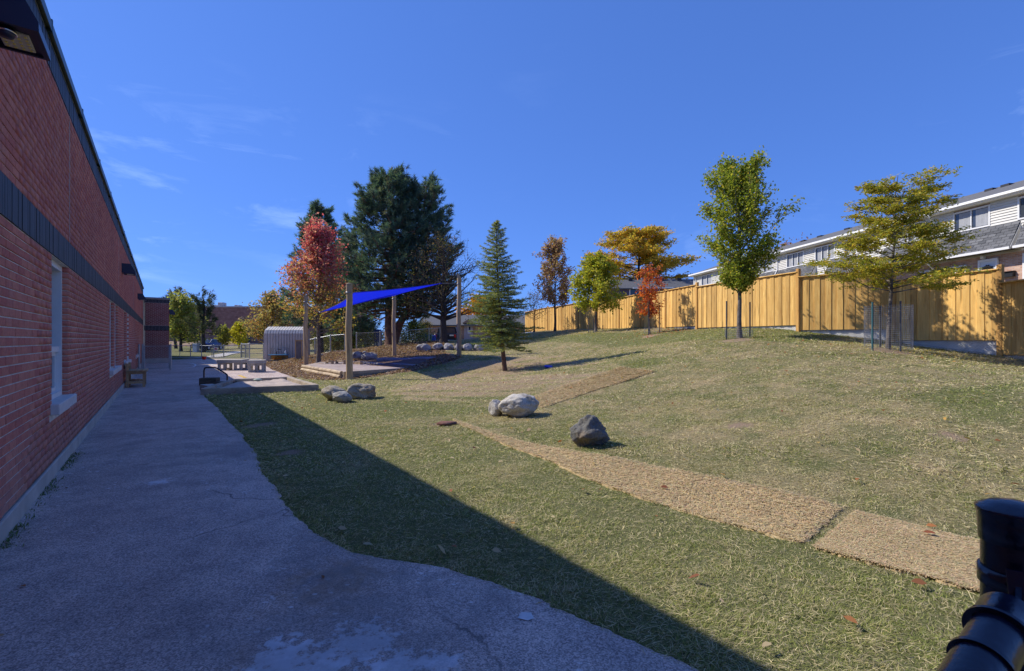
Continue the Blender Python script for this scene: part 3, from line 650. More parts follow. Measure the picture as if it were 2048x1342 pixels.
# older chain link fence and pale kerb showing beneath the raised boards
clf = thing('chain_link_fence', 'low strip of old chain link fence showing under the wooden boards', 'fence')
curb = thing('concrete_kerb_wall', 'whitish low concrete kerb behind the chain link under the wooden fence', 'kerb')
cuM = mat('white_concrete', (.72, .70, .66), .9, .12, 5)
for i, (a, b, za, zb, zb0) in enumerate(fence_pan[:8]):
    d = (b - a).normalized(); nv = Vector((-d.y, d.x))
    if nv.dot(Vector((-1, -.4))) > 0: nv = -nv
    a2, b2 = a + nv * .045, b + nv * .045
    tag(chainmesh(a2, b2, za - .05, zb - .05, .42, .055, .0028).build('wire_mesh', wireM, clf), kind='stuff')
    MB().bar((a2.x, a2.y, za + .03), (b2.x, b2.y, zb + .03), .012, .012).build('tension_wire', galvM, clf)
    a3, b3 = a + nv * .09, b + nv * .09
    m = MB(); zt_ = zb0 + .19; zl_ = min(za, zb) - .3; m.bar((a3.x, a3.y, (zt_ + zl_) / 2), (b3.x, b3.y, (zt_ + zl_) / 2), .045, zt_ - zl_); m.build('kerb_block', cuM, curb)

# ---------------------------------------------------------------- townhouses behind the fence
hx, hy = 22.8, 22.0; hdx, hdy = -4.0, 27.9; hl = sqrt(hdx * hdx + hdy * hdy); hdx /= hl; hdy /= hl
HR = atan2(hdy, hdx)                               # local x runs away from the camera, local +y faces the lawn
row = thing('townhouse_row', 'pale sided townhouse row with grey shingle roof and mansards above the wooden fence', 'townhouses', (hx, hy, 0), HR)
def hxp(px): return 25.95 / ((px - CX) / F + .1434)
def xl(px): return (hxp(px) - hy) / hdy
sidM = mat('pale_grey_siding', (.60, .585, .54), .55, .06, 2, .05, 30); shM = mat('grey_shingle', (.115, .118, .125), .9, .3, 7, .4, 60, rnd=.2); roofM = mat('weathered_roof', (.14, .14, .14), .92, .25, 8, .4, 50)
def tanbrick():
    t = NT('tan_brick'); b = t.n('ShaderNodeTexBrick'); b.inputs['Scale'].default_value = 1; b.inputs['Brick Width'].default_value = .22; b.inputs['Row Height'].default_value = .075; b.inputs['Mortar Size'].default_value = .008
    b.inputs['Color1'].default_value = (.36, .19, .125, 1); b.inputs['Color2'].default_value = (.52, .34, .25, 1); b.inputs['Mortar'].default_value = (.42, .38, .34, 1)
    tc = t.n('ShaderNodeTexCoord'); sp = t.n('ShaderNodeSeparateXYZ'); cb = t.n('ShaderNodeCombineXYZ'); t.l(tc.outputs['Object'], sp.inputs[0]); t.l(t.math('ADD', sp.outputs[0], sp.outputs[1]), cb.inputs[0]); t.l(sp.outputs[2], cb.inputs[1]); t.l(cb.outputs[0], b.inputs['Vector'])
    c = t.mix(t.rng(t.noise(2, 4), .3, .7), t.mix(1, b.outputs['Color'], (.8, .78, .78), 'MULTIPLY'), t.mix(1, b.outputs['Color'], (1.2, 1.2, 1.2), 'MULTIPLY'))
    t.col(c); t.rough(.9); t.bump(t.math('SUBTRACT', 1, b.outputs['Fac']), .5, .01); return t.m
tbM = tanbrick(); curM = mat('pale_curtain', (.34, .35, .37), .9, .12, 3, 0)
X0, X1 = -9.0, 28.2; EZ = 8.06; HG = 2.7
MB().span((X0, -8, HG), (X1, -.02, EZ)).build('wall', tbM, row)
hw = []                                            # (x0, x1, z0, z1, kind)
def hwin(pa, pb, z0, z1, k=2): hw.append((xl(pb), xl(pa), z0, z1, k))
hwin(1910, 1978, 6.97, 7.85); hwin(1790, 1845, 6.97, 7.85); hwin(1690, 1740, 6.97, 7.85); hwin(1632, 1669, 6.97, 7.85, 3); hwin(1575, 1607, 6.97, 7.85, 3); hwin(1512, 1545, 6.97, 7.85); hwin(1404, 1424, 6.97, 7.85); hwin(2040, 2130, 6.97, 7.85); hwin(1450, 1475, 6.97, 7.85)
LOW = [(xl(1930), xl(1895), 4.5, 5.15, 2), (xl(1860), xl(1842), 4.5, 5.15, 2), (xl(2140), xl(2050), 4.3, 5.3, 2)]
# lapped siding above the mansard line, each course its own wedge
mb = MB(); z = 5.5; lap = .125
while z < EZ - .02:
    z1 = min(z + lap, EZ); iv = [(X0, X1)]
    for a, b, w0, w1, k in hw:
        if z1 > w0 - .05 and z < w1 + .05: iv = [q for c_, d_ in iv for q in ((c_, min(d_, a - .06)), (max(c_, b + .06), d_)) if q[1] - q[0] > .01]
    for c_, d_ in iv: mb.prism([(.042, z), (.004, z1), (-.03, z1), (-.03, z)], 0, c_, d_)
    z = z1
tag(mb.build('siding', sidM, row), kind='stuff')
for a, b, w0, w1, k in hw + LOW:
    m = MB(); m.span((a - .07, -.05, w0 - .07), (b + .07, .05, w0)); m.span((a - .07, -.05, w1), (b + .07, .05, w1 + .07)); m.span((a - .07, -.049, w0), (a, .049, w1)); m.span((b, -.049, w0), (b + .07, .049, w1))
    for q in range(1, k): xx = a + (b - a) * q / k; m.span((xx - .025, -.045, w0), (xx + .025, .04, w1))
    win = m.build('window', whM, row)
    for q in range(k):
        p, e = a + (b - a) * q / k, a + (b - a) * (q + 1) / k
        MB().span((p + .01, -.012, w0 + .01), (e - .01, -.006, w1 - .01)).build('pane', glassmat('clear_pane', (.05, .06, .08)), win)
        n = 9; mm = MB(); V = [(p + .04 + (e - p - .08) * j / n, .003 + .006 * sin(j * 2.1), zz) for zz in (w0 + .03, w1 - .03) for j in range(n + 1)]
        if w0 > 6: mm.add(V, [(j, j + 1, n + 2 + j, n + 1 + j) for j in range(int(n * .8))]).build('curtain', curM, win)
# main roof, soffit, gutter, vents
m = MB(); m.prism([(.42, EZ + .02), (.42, EZ + .13), (-4.2, EZ + 1.75), (-8.6, EZ + .1), (-8.6, EZ)], 0, X0 - .3, X1 + .3); rf = m.build('roof', roofM, row, recalc=True)
m = MB(); m.prism([(.53, EZ + .15), (.55, EZ + .03), (.45, EZ + .0), (.43, EZ + .14)], 0, X0 - .3, X1 + .3); m.span((X0 - .3, .0, EZ - .03), (X1 + .3, .44, EZ + .012)); m.build('gutter', whM, row, recalc=True)
for xv in (xl(1960), xl(1900), xl(1870), xl(1800), xl(1650), xl(1610), xl(1560), xl(1530), -3): m = MB(); m.box((xv, -3.5, EZ + 1.5), (.4, .4, .12)); m.build('roof_vent', mat('black_vent', (.03, .03, .035), .6, .1, 4, 0), row)
MB().span((X1, -8, 5), (X1 + .12, .06, EZ)).build('corner_board', whM, row)
# mansard eyebrow roofs with separate shingle tabs
def mansard(pa, pb):
    a, b = xl(pb), xl(pa); zt, zb, pr = 6.85, 5.66, .62
    mn = MB(); mn.prism([(0.03, zt), (pr, zb), (pr - .05, zb - .06), (.03, zb - .06)], 0, a, b); o = mn.build('mansard', mat('dark_felt', (.06, .06, .065), .9, .2, 6), row)
    V = []; Fc = []; rows = 9; sl = Vector((0, pr - .03, zb - zt)); nrm = Vector((0, zt - zb, pr - .03)).normalized(); m = MB()
    for r in range(rows):
        x = a - (r % 2) * .16
        while x < b:
            x0_, x1_ = max(x, a) + .004, min(x + .31, b) - .004; x += .32
            if x1_ - x0_ < .03: continue
            p0 = Vector((0, .03, zt)) + sl * (r / rows); p1 = Vector((0, .03, zt)) + sl * ((r + 1.06) / rows); th = .012 + random.random() * .016
            q = [p0 + nrm * .006, p1 + nrm * th]; 
            m.add([(x0_, q[0].y, q[0].z), (x1_, q[0].y, q[0].z), (x1_, q[1].y, q[1].z), (x0_, q[1].y, q[1].z), (x0_, p1.y, p1.z), (x1_, p1.y, p1.z)], [(0, 3, 2, 1), (3, 4, 5, 2)], False, random.random())
    tag(m.build('shingle_course', shingM, o, tint=True), kind='stuff')
    MB().prism([(pr - .02, zb - .0), (pr + .07, zb + .02), (pr + .07, zb - .09), (pr - .02, zb - .09)], 0, a - .03, b + .03).build('fascia', whM, o)
    for xx in (a, b): MB().prism([(.0, zt - .03), (pr - .01, zb), (pr - .01, zb - .06), (.0, zb - .06)], 0, xx - .02, xx + .02).build('end_panel', sidM, o)
def shing():
    t = NT('shingle_tab'); a = t.n('ShaderNodeSeparateColor'); t.l(t.attr().outputs['Color'], a.inputs[0]); n = t.noise(60, 3, .7)
    c = t.mix(a.outputs[0], (.085, .088, .095), (.17, .172, .178)); c = t.mix(t.rng(n, .3, .7), t.mix(1, c, (.75, .75, .75), 'MULTIPLY'), t.mix(1, c, (1.25, 1.25, 1.25), 'MULTIPLY')); t.col(c); t.rough(.95); return t.m
shingM = shing()
mansard(1769, 2042); mansard(1662, 1712); mansard(1500, 1633); mansard(1425, 1450); mansard(2052, 2300)
# downspouts, door, porch light, mailbox
for px in (1873, 1556): 
    x = xl(px); MB().tube([(x, .48, EZ + .05), (x, .48, EZ - .12), (x, .06, EZ - .5), (x, .06, 6.95), (x, .68, 5.75), (x, .68, 5.6), (x, .07, 5.1), (x, .07, 2.9)], .045, 6, smooth=False).build('downspout', whM, row)
x = xl(1393); MB().tube([(x, .48, EZ), (x, .1, EZ - .35), (x, .1, 5)], .045, 6, smooth=False).build('downspout', whM, row)
xa, xb = xl(1994), xl(1962); dm = MB(); dm.span((xa - .08, .0, 3.0), (xa, .09, 5.32)); dm.span((xb, .0, 3.0), (xb + .08, .09, 5.32)); dm.span((xa - .08, .0, 5.24), (xb + .08, .085, 5.34)); door = dm.build('door', whM, row)
MB().span((xa, .0, 3.05), (xb, .04, 5.24), .004).build('door_leaf', mat('pale_door_paint', (.62, .66, .68), .5, .04, 2, 0), door)
for zz in (3.4, 4.35): MB().span((xa + .16, .03, zz), (xb - .16, .055, zz + .7), .012).build('door_panel', MATS['pale_door_paint'], door)
wr = thing('door_wreath', 'round dark wreath with orange patch hung on the pale townhouse door', 'wreath', (hx, hy, 0), HR)
V = []; 
wl = []
for k in range(260):
    a = random.uniform(0, 2 * pi); r = random.gauss(.19, .035); c = Vector(((xa + xb) / 2 + r * cos(a), .09 + random.uniform(-.03, .05), 4.78 + r * sin(a))); wl.append((c, a))
m = MB(); m2_ = MB()
for c, a in wl:
    d = Vector((random.gauss(0, 1), random.gauss(0, .6), random.gauss(0, 1))).normalized() * .06; s_ = Vector((-d.z, .01, d.x)) * .4
    (m2_ if -1.6 < (a if a < pi else a - 2 * pi) < -.5 else m).add([c - d, c + s_, c + d, c - s_], [(0, 1, 2, 3)])
m.tube([((xa + xb) / 2 + .19 * cos(a), .085, 4.78 + .19 * sin(a)) for a in np.linspace(0, 2 * pi, 20)], .05, 6, cap=False)
m.build('wreath_greens', mat('dark_wreath', (.02, .02, .022), .9, .3, 30), wr); m2_.build('wreath_flowers', mat('orange_flowers', (.65, .25, .04), .9, .3, 30), wr)
pl = thing('porch_light', 'small white porch light over the townhouse door', 'porch light', (hx, hy, 0), HR); xm = xl(1963) - .1
MB().span((xm - .08, .0, 5.36), (xm + .08, .02, 5.58)).build('back_plate', whM, pl); MB().span((xm - .07, .02, 5.38), (xm + .07, .15, 5.55), .02).build('lamp_shade', mat('frosted_glass', (.75, .75, .72), .3, .02, 3, 0), pl)
mbx = thing('mailbox', 'black mailbox fixed on the tan townhouse brick beside the door', 'mailbox', (hx, hy, 0), HR); xm = xl(2018)
m = MB(); m.prism([(.0, 4.38), (.16, 4.38), (.16, 4.55), (.0, 4.66)], 0, xm - .25, xm + .25); m.build('box', mat('black_enamel', (.02, .02, .022), .4, .1, 4, 0), mbx, recalc=True); MB().bar((xm - .27, .09, 4.62), (xm + .27, .09, 4.62), .21, .015).build('lid', MATS['black_enamel'], mbx)

# purple-grey house closing the row, further off
ph = thing('purple_house', 'long purple sided house with charcoal roof far behind the red leaved sapling', 'house', ((1238 - CX) / F * 62, 62, 0), RAD(-4))
pw = mat('purple_siding', (.105, .085, .15), .7, .1, 3); k = 62 / F
def PZ(py): return zat(py, 62)
m = MB(); zz = PZ(640); 
while zz < PZ(577): m.prism([(-.03, zz), (-.01, zz + .16), (.2, zz + .16), (.2, zz)], 0, 0, 165 * k); zz += .16
m.span((0, .01, PZ(650)), (165 * k, 7, PZ(577))); m.build('wall', pw, ph)
m = MB(); m.prism([(-.5, PZ(579)), (-.5, PZ(577)), (3.4, PZ(553)), (7.5, PZ(577)), (7.5, PZ(579))], 0, -1.2, 170 * k); m.build('roof', shM, ph, recalc=True)
m = MB(); m.span((26 * k, -.66, PZ(578.5)), (102 * k, -.52, PZ(576))); m.build('gutter', whM, ph)
MB().tube([(102 * k, -.6, PZ(577)), (106 * k, -.55, PZ(579)), (107 * k, -.1, PZ(590)), (107 * k, -.1, PZ(620))], .09, 6).build('downspout', whM, ph)
for a, b in ((22, 46), (66, 92), (128, 150)):
    m = MB(); a *= k; b *= k; z0, z1 = PZ(592), PZ(577.5)
    m.span((a - .12, -.1, z0 - .12), (b + .12, .02, z0)); m.span((a - .12, -.1, z1), (b + .12, .02, z1 + .1)); m.span((a - .12, -.09, z0), (a, .02, z1)); m.span((b, -.09, z0), (b + .12, .02, z1)); m.span(((a + b) / 2 - .04, -.08, z0), ((a + b) / 2 + .04, .02, z1))
    wn = m.build('window', whM, ph); MB().span((a, -.05, z0), (b, -.04, z1)).build('pane', glassM, wn)
for q in (30, 62, 95, 130): MB().box((q * k, 2.9, PZ(554)), (.5, .5, .3)).build('roof_vent', MATS['black_vent'], ph)
# ---------------------------------------------------------------- boulders
def rock_material(name, c0, c1, c2, sc_=4):
    t = NT(name); n = t.noise(sc_, 7, .65); f = t.noise(45, 5, .7); c = t.mix(t.rng(n, .3, .7), c0, c1); c = t.mix(t.rng(t.noise(2.3, 3, .6), .52, .68), c, c2)
    c = t.mix(t.rng(f, .3, .72), t.mix(1, c, (.68, .68, .68), 'MULTIPLY'), t.mix(1, c, (1.28, 1.28, 1.28), 'MULTIPLY')); t.col(c); t.rough(.9)
    t.bump(t.math('ADD', t.math('MULTIPLY', n, 2), f), .7, .02); MATS[name] = t.m; return t.m
tanR = rock_material('tan_granite', (.26, .22, .16), (.46, .42, .34), (.25, .17, .10)); paleR = rock_material('pale_granite', (.42, .39, .34), (.60, .57, .51), (.34, .28, .20)); darkR = rock_material('dark_basalt', (.09, .09, .086), (.20, .195, .18), (.24, .19, .14), 6)
armR = rock_material('armour_limestone', (.24, .23, .23), (.44, .43, .42), (.14, .12, .11), 5); greyR = rock_material('grey_granite', (.26, .25, .23), (.46, .45, .42), (.2, .17, .14), 5)
import bmesh
def rock(name, label, cat, loc, dims, rz, seed, mat_, cuts=5, group=None, rough=.10, sub=4, power=1.0, parent=None, soft=.8):
    bm = bmesh.new(); bmesh.ops.create_icosphere(bm, subdivisions=sub, radius=1); r = random.Random(seed); off = Vector((seed * 3.1, seed * 1.7, seed * .9)); pl = []
    for i in range(cuts):
        n = Vector((r.gauss(0, 1), r.gauss(0, 1), r.gauss(0, .7))).normalized(); pl.append((n, r.uniform(.66, .9)))
    for v in bm.verts:
        p = v.co.normalized(); q = p.copy()
        for n, d in pl:
            e = q.dot(n) - d
            if e > 0: q -= n * e * soft
        q *= 1 + rough * 1.6 * mnoise.noise(p * 1.3 + off) + rough * .8 * mnoise.noise(p * 3.1 + off) + rough * .45 * mnoise.noise(p * 7 + off) + rough * .2 * mnoise.noise(p * 17 + off)
        v.co = q
    zs = [v.co.z for v in bm.verts]; lo, hi = min(zs), max(zs); xs = [v.co.x for v in bm.verts]; wx = max(xs) - min(xs); ys = [v.co.y for v in bm.verts]; wy = max(ys) - min(ys)
    for v in bm.verts:
        z = (v.co.z - lo) / (hi - lo); k = 1 - (z ** 2.2) * (power - 1) * .5
        v.co = Vector((v.co.x / wx * dims[0] * k, v.co.y / wy * dims[1] * k, z * dims[2] * 1.12 - .12 * dims[2]))
    me = bpy.data.meshes.new(name); bm.to_mesh(me); bm.free(); me.polygons.foreach_set('use_smooth', [True] * len(me.polygons))
    o = link(name, me, mat_, parent); o.location = loc; o.rotation_euler = (0, 0, rz)
    if not parent: tag(o, label, cat, group)
    return o
def rockpx(label, pa, pb, pt_, pbm, mat_, seed, cuts=5, depth=.85, group='boulders lying on the lawn', rough=.085, power=1.0, rz=0):
    c = gp((pa + pb) / 2, pbm); w_ = (pb - pa) * c.y / F; Yc = c.y + w_ * depth * .38; w_ = (pb - pa) * Yc / F; x = ((pa + pb) / 2 - CX) / F * Yc; z = Z(x, Yc); h = zat(pt_, Yc) - z
    return rock('boulder', label, 'boulder', (x, Yc, z), (w_, w_ * depth, h), rz, seed, mat_, cuts, group, rough, 5, power)
rockpx('big brown and tan boulder in the trio near the sandbox', 694, 753, 765, 800, tanR, 3, 6, .8, rough=.11)
rockpx('rounded greenish tan boulder at the back of the trio near the sandbox', 644, 692, 771, 801, tanR, 8, 4, .9)
rockpx('smallest pale boulder lying before the other two of the trio', 664, 704, 782, 806, greyR, 12, 5, .8)
rockpx('broad pale flat topped boulder in mid lawn with a small stone against it', 996, 1079, 786, 838, paleR, 21, 5, .8, rough=.10)
rockpx('small round pale stone leaning against the broad pale boulder', 977, 1006, 799, 834, paleR, 27, 4, .9)
rockpx('dark grey peaked boulder standing alone on the straw strip', 1135, 1219, 828, 898, darkR, 34, 10, .8, rough=.2, power=1.5)
# flat reddish brown slab and a blue plastic lid lying on the grass
p = gp(893, 850); rock('flat_stone', 'flat reddish brown stone slab lying in the grass at the start of the straw strip', 'stone', (p.x, p.y, p.z), (.38, .22, .07), .3, 44, rock_material('red_slab', (.16, .07, .05), (.28, .14, .11), (.12, .06, .05), 8), 3, None, .1, 3)
p = gp(1097, 736); b = MB().lathe((0, 0, 0), [(.0, .0), (.15, .0), (.17, .05), (.15, .06), (.0, .045)], 20).build('frisbee', mat('blue_plastic', (.01, .03, .5), .4, .05, 3, 0)); b.location = (p.x, p.y, p.z + .02); b.rotation_euler = (.15, .1, 0); tag(b, 'small blue plastic disc in the shadow beside the young spruce', 'disc')
# armour stones retaining the mulch slope
bl = [834, 864, 886, 908, 925, 945, 974]
for i in range(6):
    Y = 30; a, b = bl[i], bl[i + 1]; x = ((a + b) / 2 - CX) / F * Y; w_ = (b - a) * Y / F; z = Z(x, Y)
    rock('armour_stone', ['grey armour stone at the mulch end of the low stone row', 'second armour stone from the mulch end of the row', 'third armour stone in the row, cracked face', 'armour stone directly behind the tall post by the spruce', 'armour stone second from the spruce end of the row', 'armour stone at the spruce end of the low row'][i], 'stone', (x, Y, z - .12), (w_ * 1.04, .75, .55), 0, 60 + i, armR, 9, 'armour stones below the pines', .12)
for i, (a, b, t_, bm_, Y) in enumerate([(702, 726, 700, 713, 29.5), (723, 757, 700, 714, 28.8)]):
    x = ((a + b) / 2 - CX) / F * Y; rock('armour_stone', ['short grey stone half behind the nearest sail post', 'long grey stone lying on the mulch beside the nearest sail post'][i], 'stone', (x, Y, Z(x, Y) - .08), ((b - a) * Y / F, .6, (bm_ - t_) * Y / F + .1), 0, 80 + i, armR, 8, 'grey stones on the mulch', .12)
for i, (px, py, w_) in enumerate([(640, 712, .45), (729, 707, .3)]):
    p = gp(px, py); rock('flat_stone', ['pale flat stone on the mulch beside the red maple trunk', 'small grey stone lying on the mulch slope'][i], 'stone', p, (w_, w_ * .7, .16), i, 90 + i, greyR, 4, None, .1, 3)

# ---------------------------------------------------------------- straw mats (erosion blankets)
strawM = mat('straw_mat', (.46, .345, .185), .95, .3, 14, .9, 70); fibM = leafmat('straw_fibre', .2, .8)
MATPOLY = []
def straw_mat(label, up, lo, group='straw mats on the lawn', cut=None):
    U = smoothline(up, 10); Lo = smoothline(lo, 10); n = 60
    def res(P):
        P = np.array(P); s_ = np.r_[0, np.cumsum(np.hypot(*np.diff(P, axis=0).T))]; q = np.linspace(0, s_[-1], n); return np.c_[np.interp(q, s_, P[:, 0]), np.interp(q, s_, P[:, 1])]
    u, l = res(U), res(Lo); m_ = 12; f = np.linspace(0, 1, m_)[None, :, None]; G = u[:, None] * (1 - f) + l[:, None] * f
    G[:, 0] += (RNG.random((n, 2)) - .5) * .05; G[:, -1] += (RNG.random((n, 2)) - .5) * .05; G[0] += (RNG.random((m_, 2)) - .5) * .04; G[-1] += (RNG.random((m_, 2)) - .5) * .04
    zz = zterr(G[..., 0], G[..., 1]); zz = zz + (fbm(G[..., 0] * .8, G[..., 1] * .8, 41) - .5) * .07 + .012 + (fbm(G[..., 0] * 6, G[..., 1] * 6, 9, 2) - .5) * .02
    V = np.concatenate([np.dstack([G, zz]).reshape(-1, 3)]); I = np.arange(n * m_).reshape(n, m_); Fc = np.stack([I[:-1, :-1], I[1:, :-1], I[1:, 1:], I[:-1, 1:]], -1).reshape(-1, 4)
    rim = np.r_[I[0], I[1:, -1], I[-1, :-1][::-1], I[1:-1, 0][::-1]]; lowv = V[rim] - [0, 0, .05]; k = len(V); V = np.r_[V, lowv]; r2 = np.arange(len(rim)); Fr = np.stack([rim, np.roll(rim, -1), k + np.roll(r2, -1), k + r2], -1)
    t = thing('straw_mat', label, 'straw mat', (0, 0, 0), 0, group); link('mat_sheet', npmesh('mat_sheet', V, np.r_[Fc, Fr], None, True), strawM, t)
    poly = [tuple(q) for q in u] + [tuple(q) for q in l[::-1]]; MATPOLY.append(poly)
    # loose straw
    a = np.array(poly); N = 42000; P = RNG.random((N * 3, 2)) * (a.max(0) - a.min(0)) + a.min(0); P = P[inpoly(P[:, 0], P[:, 1], poly)]
    dist = np.hypot(P[:, 0], P[:, 1]); P = P[RNG.random(len(P)) < np.clip(4 / dist, .1, 1) ** 1.2][:N]
    z = zterr(P[:, 0], P[:, 1]) + (fbm(P[:, 0] * .8, P[:, 1] * .8, 41) - .5) * .07 + .020 + RNG.random(len(P)) ** 2 * .008; an = RNG.random(len(P)) * 2 * pi; ds = np.hypot(P[:, 0], P[:, 1]); ln = RNG.uniform(.010, .032, len(P)) * np.clip(ds / 5, 1, 2); wd = .0018 * np.clip(ds / 3, 1, 4)
    d = np.c_[np.cos(an) * ln, np.sin(an) * ln, RNG.uniform(-.15, .2, len(P)) * ln]; s_ = np.c_[-np.sin(an) * wd, np.cos(an) * wd, np.zeros(len(P))]; P3 = np.c_[P, z]
    V = np.stack([P3 - d - s_, P3 - d + s_, P3 + d + s_, P3 + d - s_], 1).reshape(-1, 3); c = np.array([.56, .435, .245]) * RNG.uniform(.7, 1.28, (len(P), 1)) * RNG.uniform(.9, 1.1, (len(P), 3))
    tag(link('loose_straw', npmesh('loose_straw', V, np.arange(len(V)).reshape(-1, 4), np.repeat(c, 4, 0)), fibM, t), kind='stuff')
g2 = lambda *q: [tuple(gp(*p)[:2]) for p in q]
straw_mat('long golden straw mat strip running past the dark boulder to the seam', g2((905, 838), (1000, 872), (1150, 905), (1250, 922), (1420, 957), (1560, 988), (1692, 1018)), g2((915, 848), (1000, 886), (1100, 925), (1200, 968), (1350, 1018), (1480, 1056), (1606, 1093)))
straw_mat('short straw mat nearest the black fence post, beyond the seam', g2((1712, 1030), (1830, 1055), (1960, 1086), (2090, 1118)), g2((1628, 1102), (1760, 1140), (1900, 1180), (2060, 1228)))
straw_mat('narrow tan straw mat running uphill behind the broad pale boulder', g2((1058, 798), (1130, 772), (1240, 735)), g2((1085, 818), (1180, 786), (1312, 744)))

# ---------------------------------------------------------------- sandbox, steps with handrail
sand = mat('sand', (.46, .38, .32), .95, .15, 5, .8, 30); frameM = wood_material('grey_timber', (.28, .23, .18), (.46, .40, .33), False, .1, .9, 0); concT = mat('weathered_concrete', (.40, .385, .34), .9, .15, 4, .4, 50)
sb = thing('sandbox', 'low timber framed sandbox half in the building shadow', 'sandbox')
for i in range(4):
    a, b = Vector(SB[i]), Vector(SB[(i + 1) % 4]); d = (b - a).normalized(); a = a - d * .07 if i % 2 == 0 else a + d * .075; b = b + d * .07 if i % 2 == 0 else b - d * .075
    MB().bar((a.x, a.y, .07), (b.x, b.y, .07), .15, .22, .012).build('timber', frameM, sb)
q = [np.array(p) for p in SB]; n = 36; V = []
for i in range(n):
    for j in range(n):
        u, v = i / (n - 1), j / (n - 1); p = (q[0] * (1 - u) + q[1] * u) * (1 - v) + (q[3] * (1 - u) + q[2] * u) * v
        ed = min(u, v, 1 - u, 1 - v); V.append((p[0], p[1], .05 + .11 * float(fbm(np.array(p[0] * 2.2), np.array(p[1] * 2.2), 77)) * min(1, ed * 6) + .05 * float(vnoise(np.array(p[0] * 7), np.array(p[1] * 7), 3)) * min(1, ed * 6)))
tag(link('sand', npmesh('sand', V, [(i * n + j, i * n + n + j, i * n + n + j + 1, i * n + j + 1) for i in range(n - 1) for j in range(n - 1)], None, True), sand, sb), kind='stuff')
toy = gp(512, 770); rock('sand_toy', 'small pale green toy lying in the sandbox sand', 'toy', (toy.x, toy.y + .1, .13), (.28, .16, .08), 0, 5, mat('pale_green_plastic', (.35, .45, .38), .5, .05, 3, 0), 0, None, .02, 3)
darkT = wood_material('dark_timber', (.06, .05, .04), (.13, .11, .09), False, .2, .9, 0)
st = thing('timber_steps', 'dark timber step blocks beside the sandbox corner', 'steps')
A1 = flat(401, 771); B1 = flat(433, 770)
MB().box(((A1[0] + B1[0]) / 2 + .0, A1[1] + .15, .12), (.52, .34, .25), Matrix.Rotation(.18, 3, 'Z'), .012).build('upper_block', darkT, st)
C1 = flat(445, 771); MB().box((C1[0], C1[1] + .15, .06), (.62, .34, .12), Matrix.Rotation(.18, 3, 'Z'), .012).build('lower_block', darkT, st)
pl_ = [flat(402, 775), flat(444, 784), flat(414, 790), flat(398, 777)]
cx_, cy_ = flat(421, 781); o = MB().box((0, 0, .085), (.78, .34, .17), None, .012).build('concrete_plank', concT, st); o.location = (cx_, cy_, 0); o.rotation_euler = (0, 0, -.72)
hr = thing('handrail', 'bent black pipe handrail over the dark timber steps', 'handrail'); Yh = flat(408, 768)[1] + .12
rail = [pt(408, 764, Yh), pt(408, 741, Yh), pt(409.5, 736.5, Yh), pt(413, 735, Yh), pt(430, 735, Yh + .02), pt(434, 736.5, Yh + .02), pt(451, 747, Yh + .1), pt(454, 749.5, Yh + .1), pt(454.5, 752, Yh + .1), pt(454.5, 767, Yh + .1)]
MB().tube(rail, .026, 10).build('pipe', blackM, hr)
# ---------------------------------------------------------------- concrete benches on the yard
def conc_bench(label, pa, pb, pbm, ptop, ang, ln, dp):
    c = flat((pa + pb) / 2, pbm); h = (pbm - ptop) * c[1] / F; t = thing('concrete_bench', label, 'concrete bench', (c[0], c[1], 0), ang, 'concrete benches on the yard')
    MB().span((-ln / 2, 0, h - .17), (ln / 2, dp, h), .015).build('slab', concT, t)
    for x in (-ln / 2 + .03, ln / 2 - .41):
        w_ = .38
        for yy in (.04, dp - .16):
            m = MB(); m.span((x, yy, 0), (x + .11, yy + .12, h - .17), .01); m.span((x + w_ - .11, yy, 0), (x + w_, yy + .12, h - .17), .01); m.span((x + .11, yy + .004, 0), (x + w_ - .11, yy + .116, .1)); m.span((x + .11, yy + .004, h - .25), (x + w_ - .11, yy + .116, h - .17))
            m.build('leg', concT, t)
conc_bench('long concrete bench, its slab on two hollow block legs, in the sunny yard', 432, 484, 741, 719.5, RAD(2), 1.22, .75)
conc_bench('shorter concrete bench close to the shed with a red bucket on it', 501, 523, 745, 720.5, RAD(20), .72, .75)
p = flat(504, 733); bk = thing('red_bucket', 'small red bucket sitting on the shorter concrete bench', 'bucket', (p[0], flat(503, 744)[1] + .45, .56)); MB().lathe((0, 0, 0), [(.07, 0), (.10, .14), (.105, .15), (.09, .15), (.06, .01)], 16).build('pail', mat('red_plastic', (.5, .04, .02), .45, .05, 4, 0), bk); MB().tube([(.1 * cos(a), 0, .15 + .09 * sin(a)) for a in np.linspace(0, pi, 9)], .006, 5).build('handle', whM, bk)
# wooden bench against the wall
bw_ = wood_material('bench_wood', (.33, .21, .11), (.52, .36, .21), False, .12, .8, 0)
pb_ = WP(19.35, .05); wb = thing('wooden_bench', 'small plain wooden bench standing against the brick wall', 'bench', (pb_[0], pb_[1], 0), RZ)   # local x along wall, -y away from it
for x in (.04, 1.16):
    MB().span((x - .035, -.50, 0), (x + .035, -.43, .50)).build('leg', bw_, wb); MB().span((x - .035, -.09, 0), (x + .035, -.02, .76)).build('leg', bw_, wb); MB().span((x - .03, -.43, .12), (x + .03, -.09, .18)).build('stretcher', bw_, wb); MB().span((x - .03, -.43, .42), (x + .03, -.09, .50)).build('seat_rail', bw_, wb)
for i in range(4): MB().span((-.06, -.56 + i * .14, .502), (1.26, -.56 + i * .14 + .132, .54), .005).build('seat_slat', bw_, wb)
for zz in (.6, .69): MB().span((.0, -.018, zz), (1.2, .0, zz + .075), .004).build('back_slat', bw_, wb)
for i in range(2): MB().span((0, -.36 + .15 * i, .182), (1.2, -.24 + .15 * i, .205)).build('shelf_slat', bw_, wb)

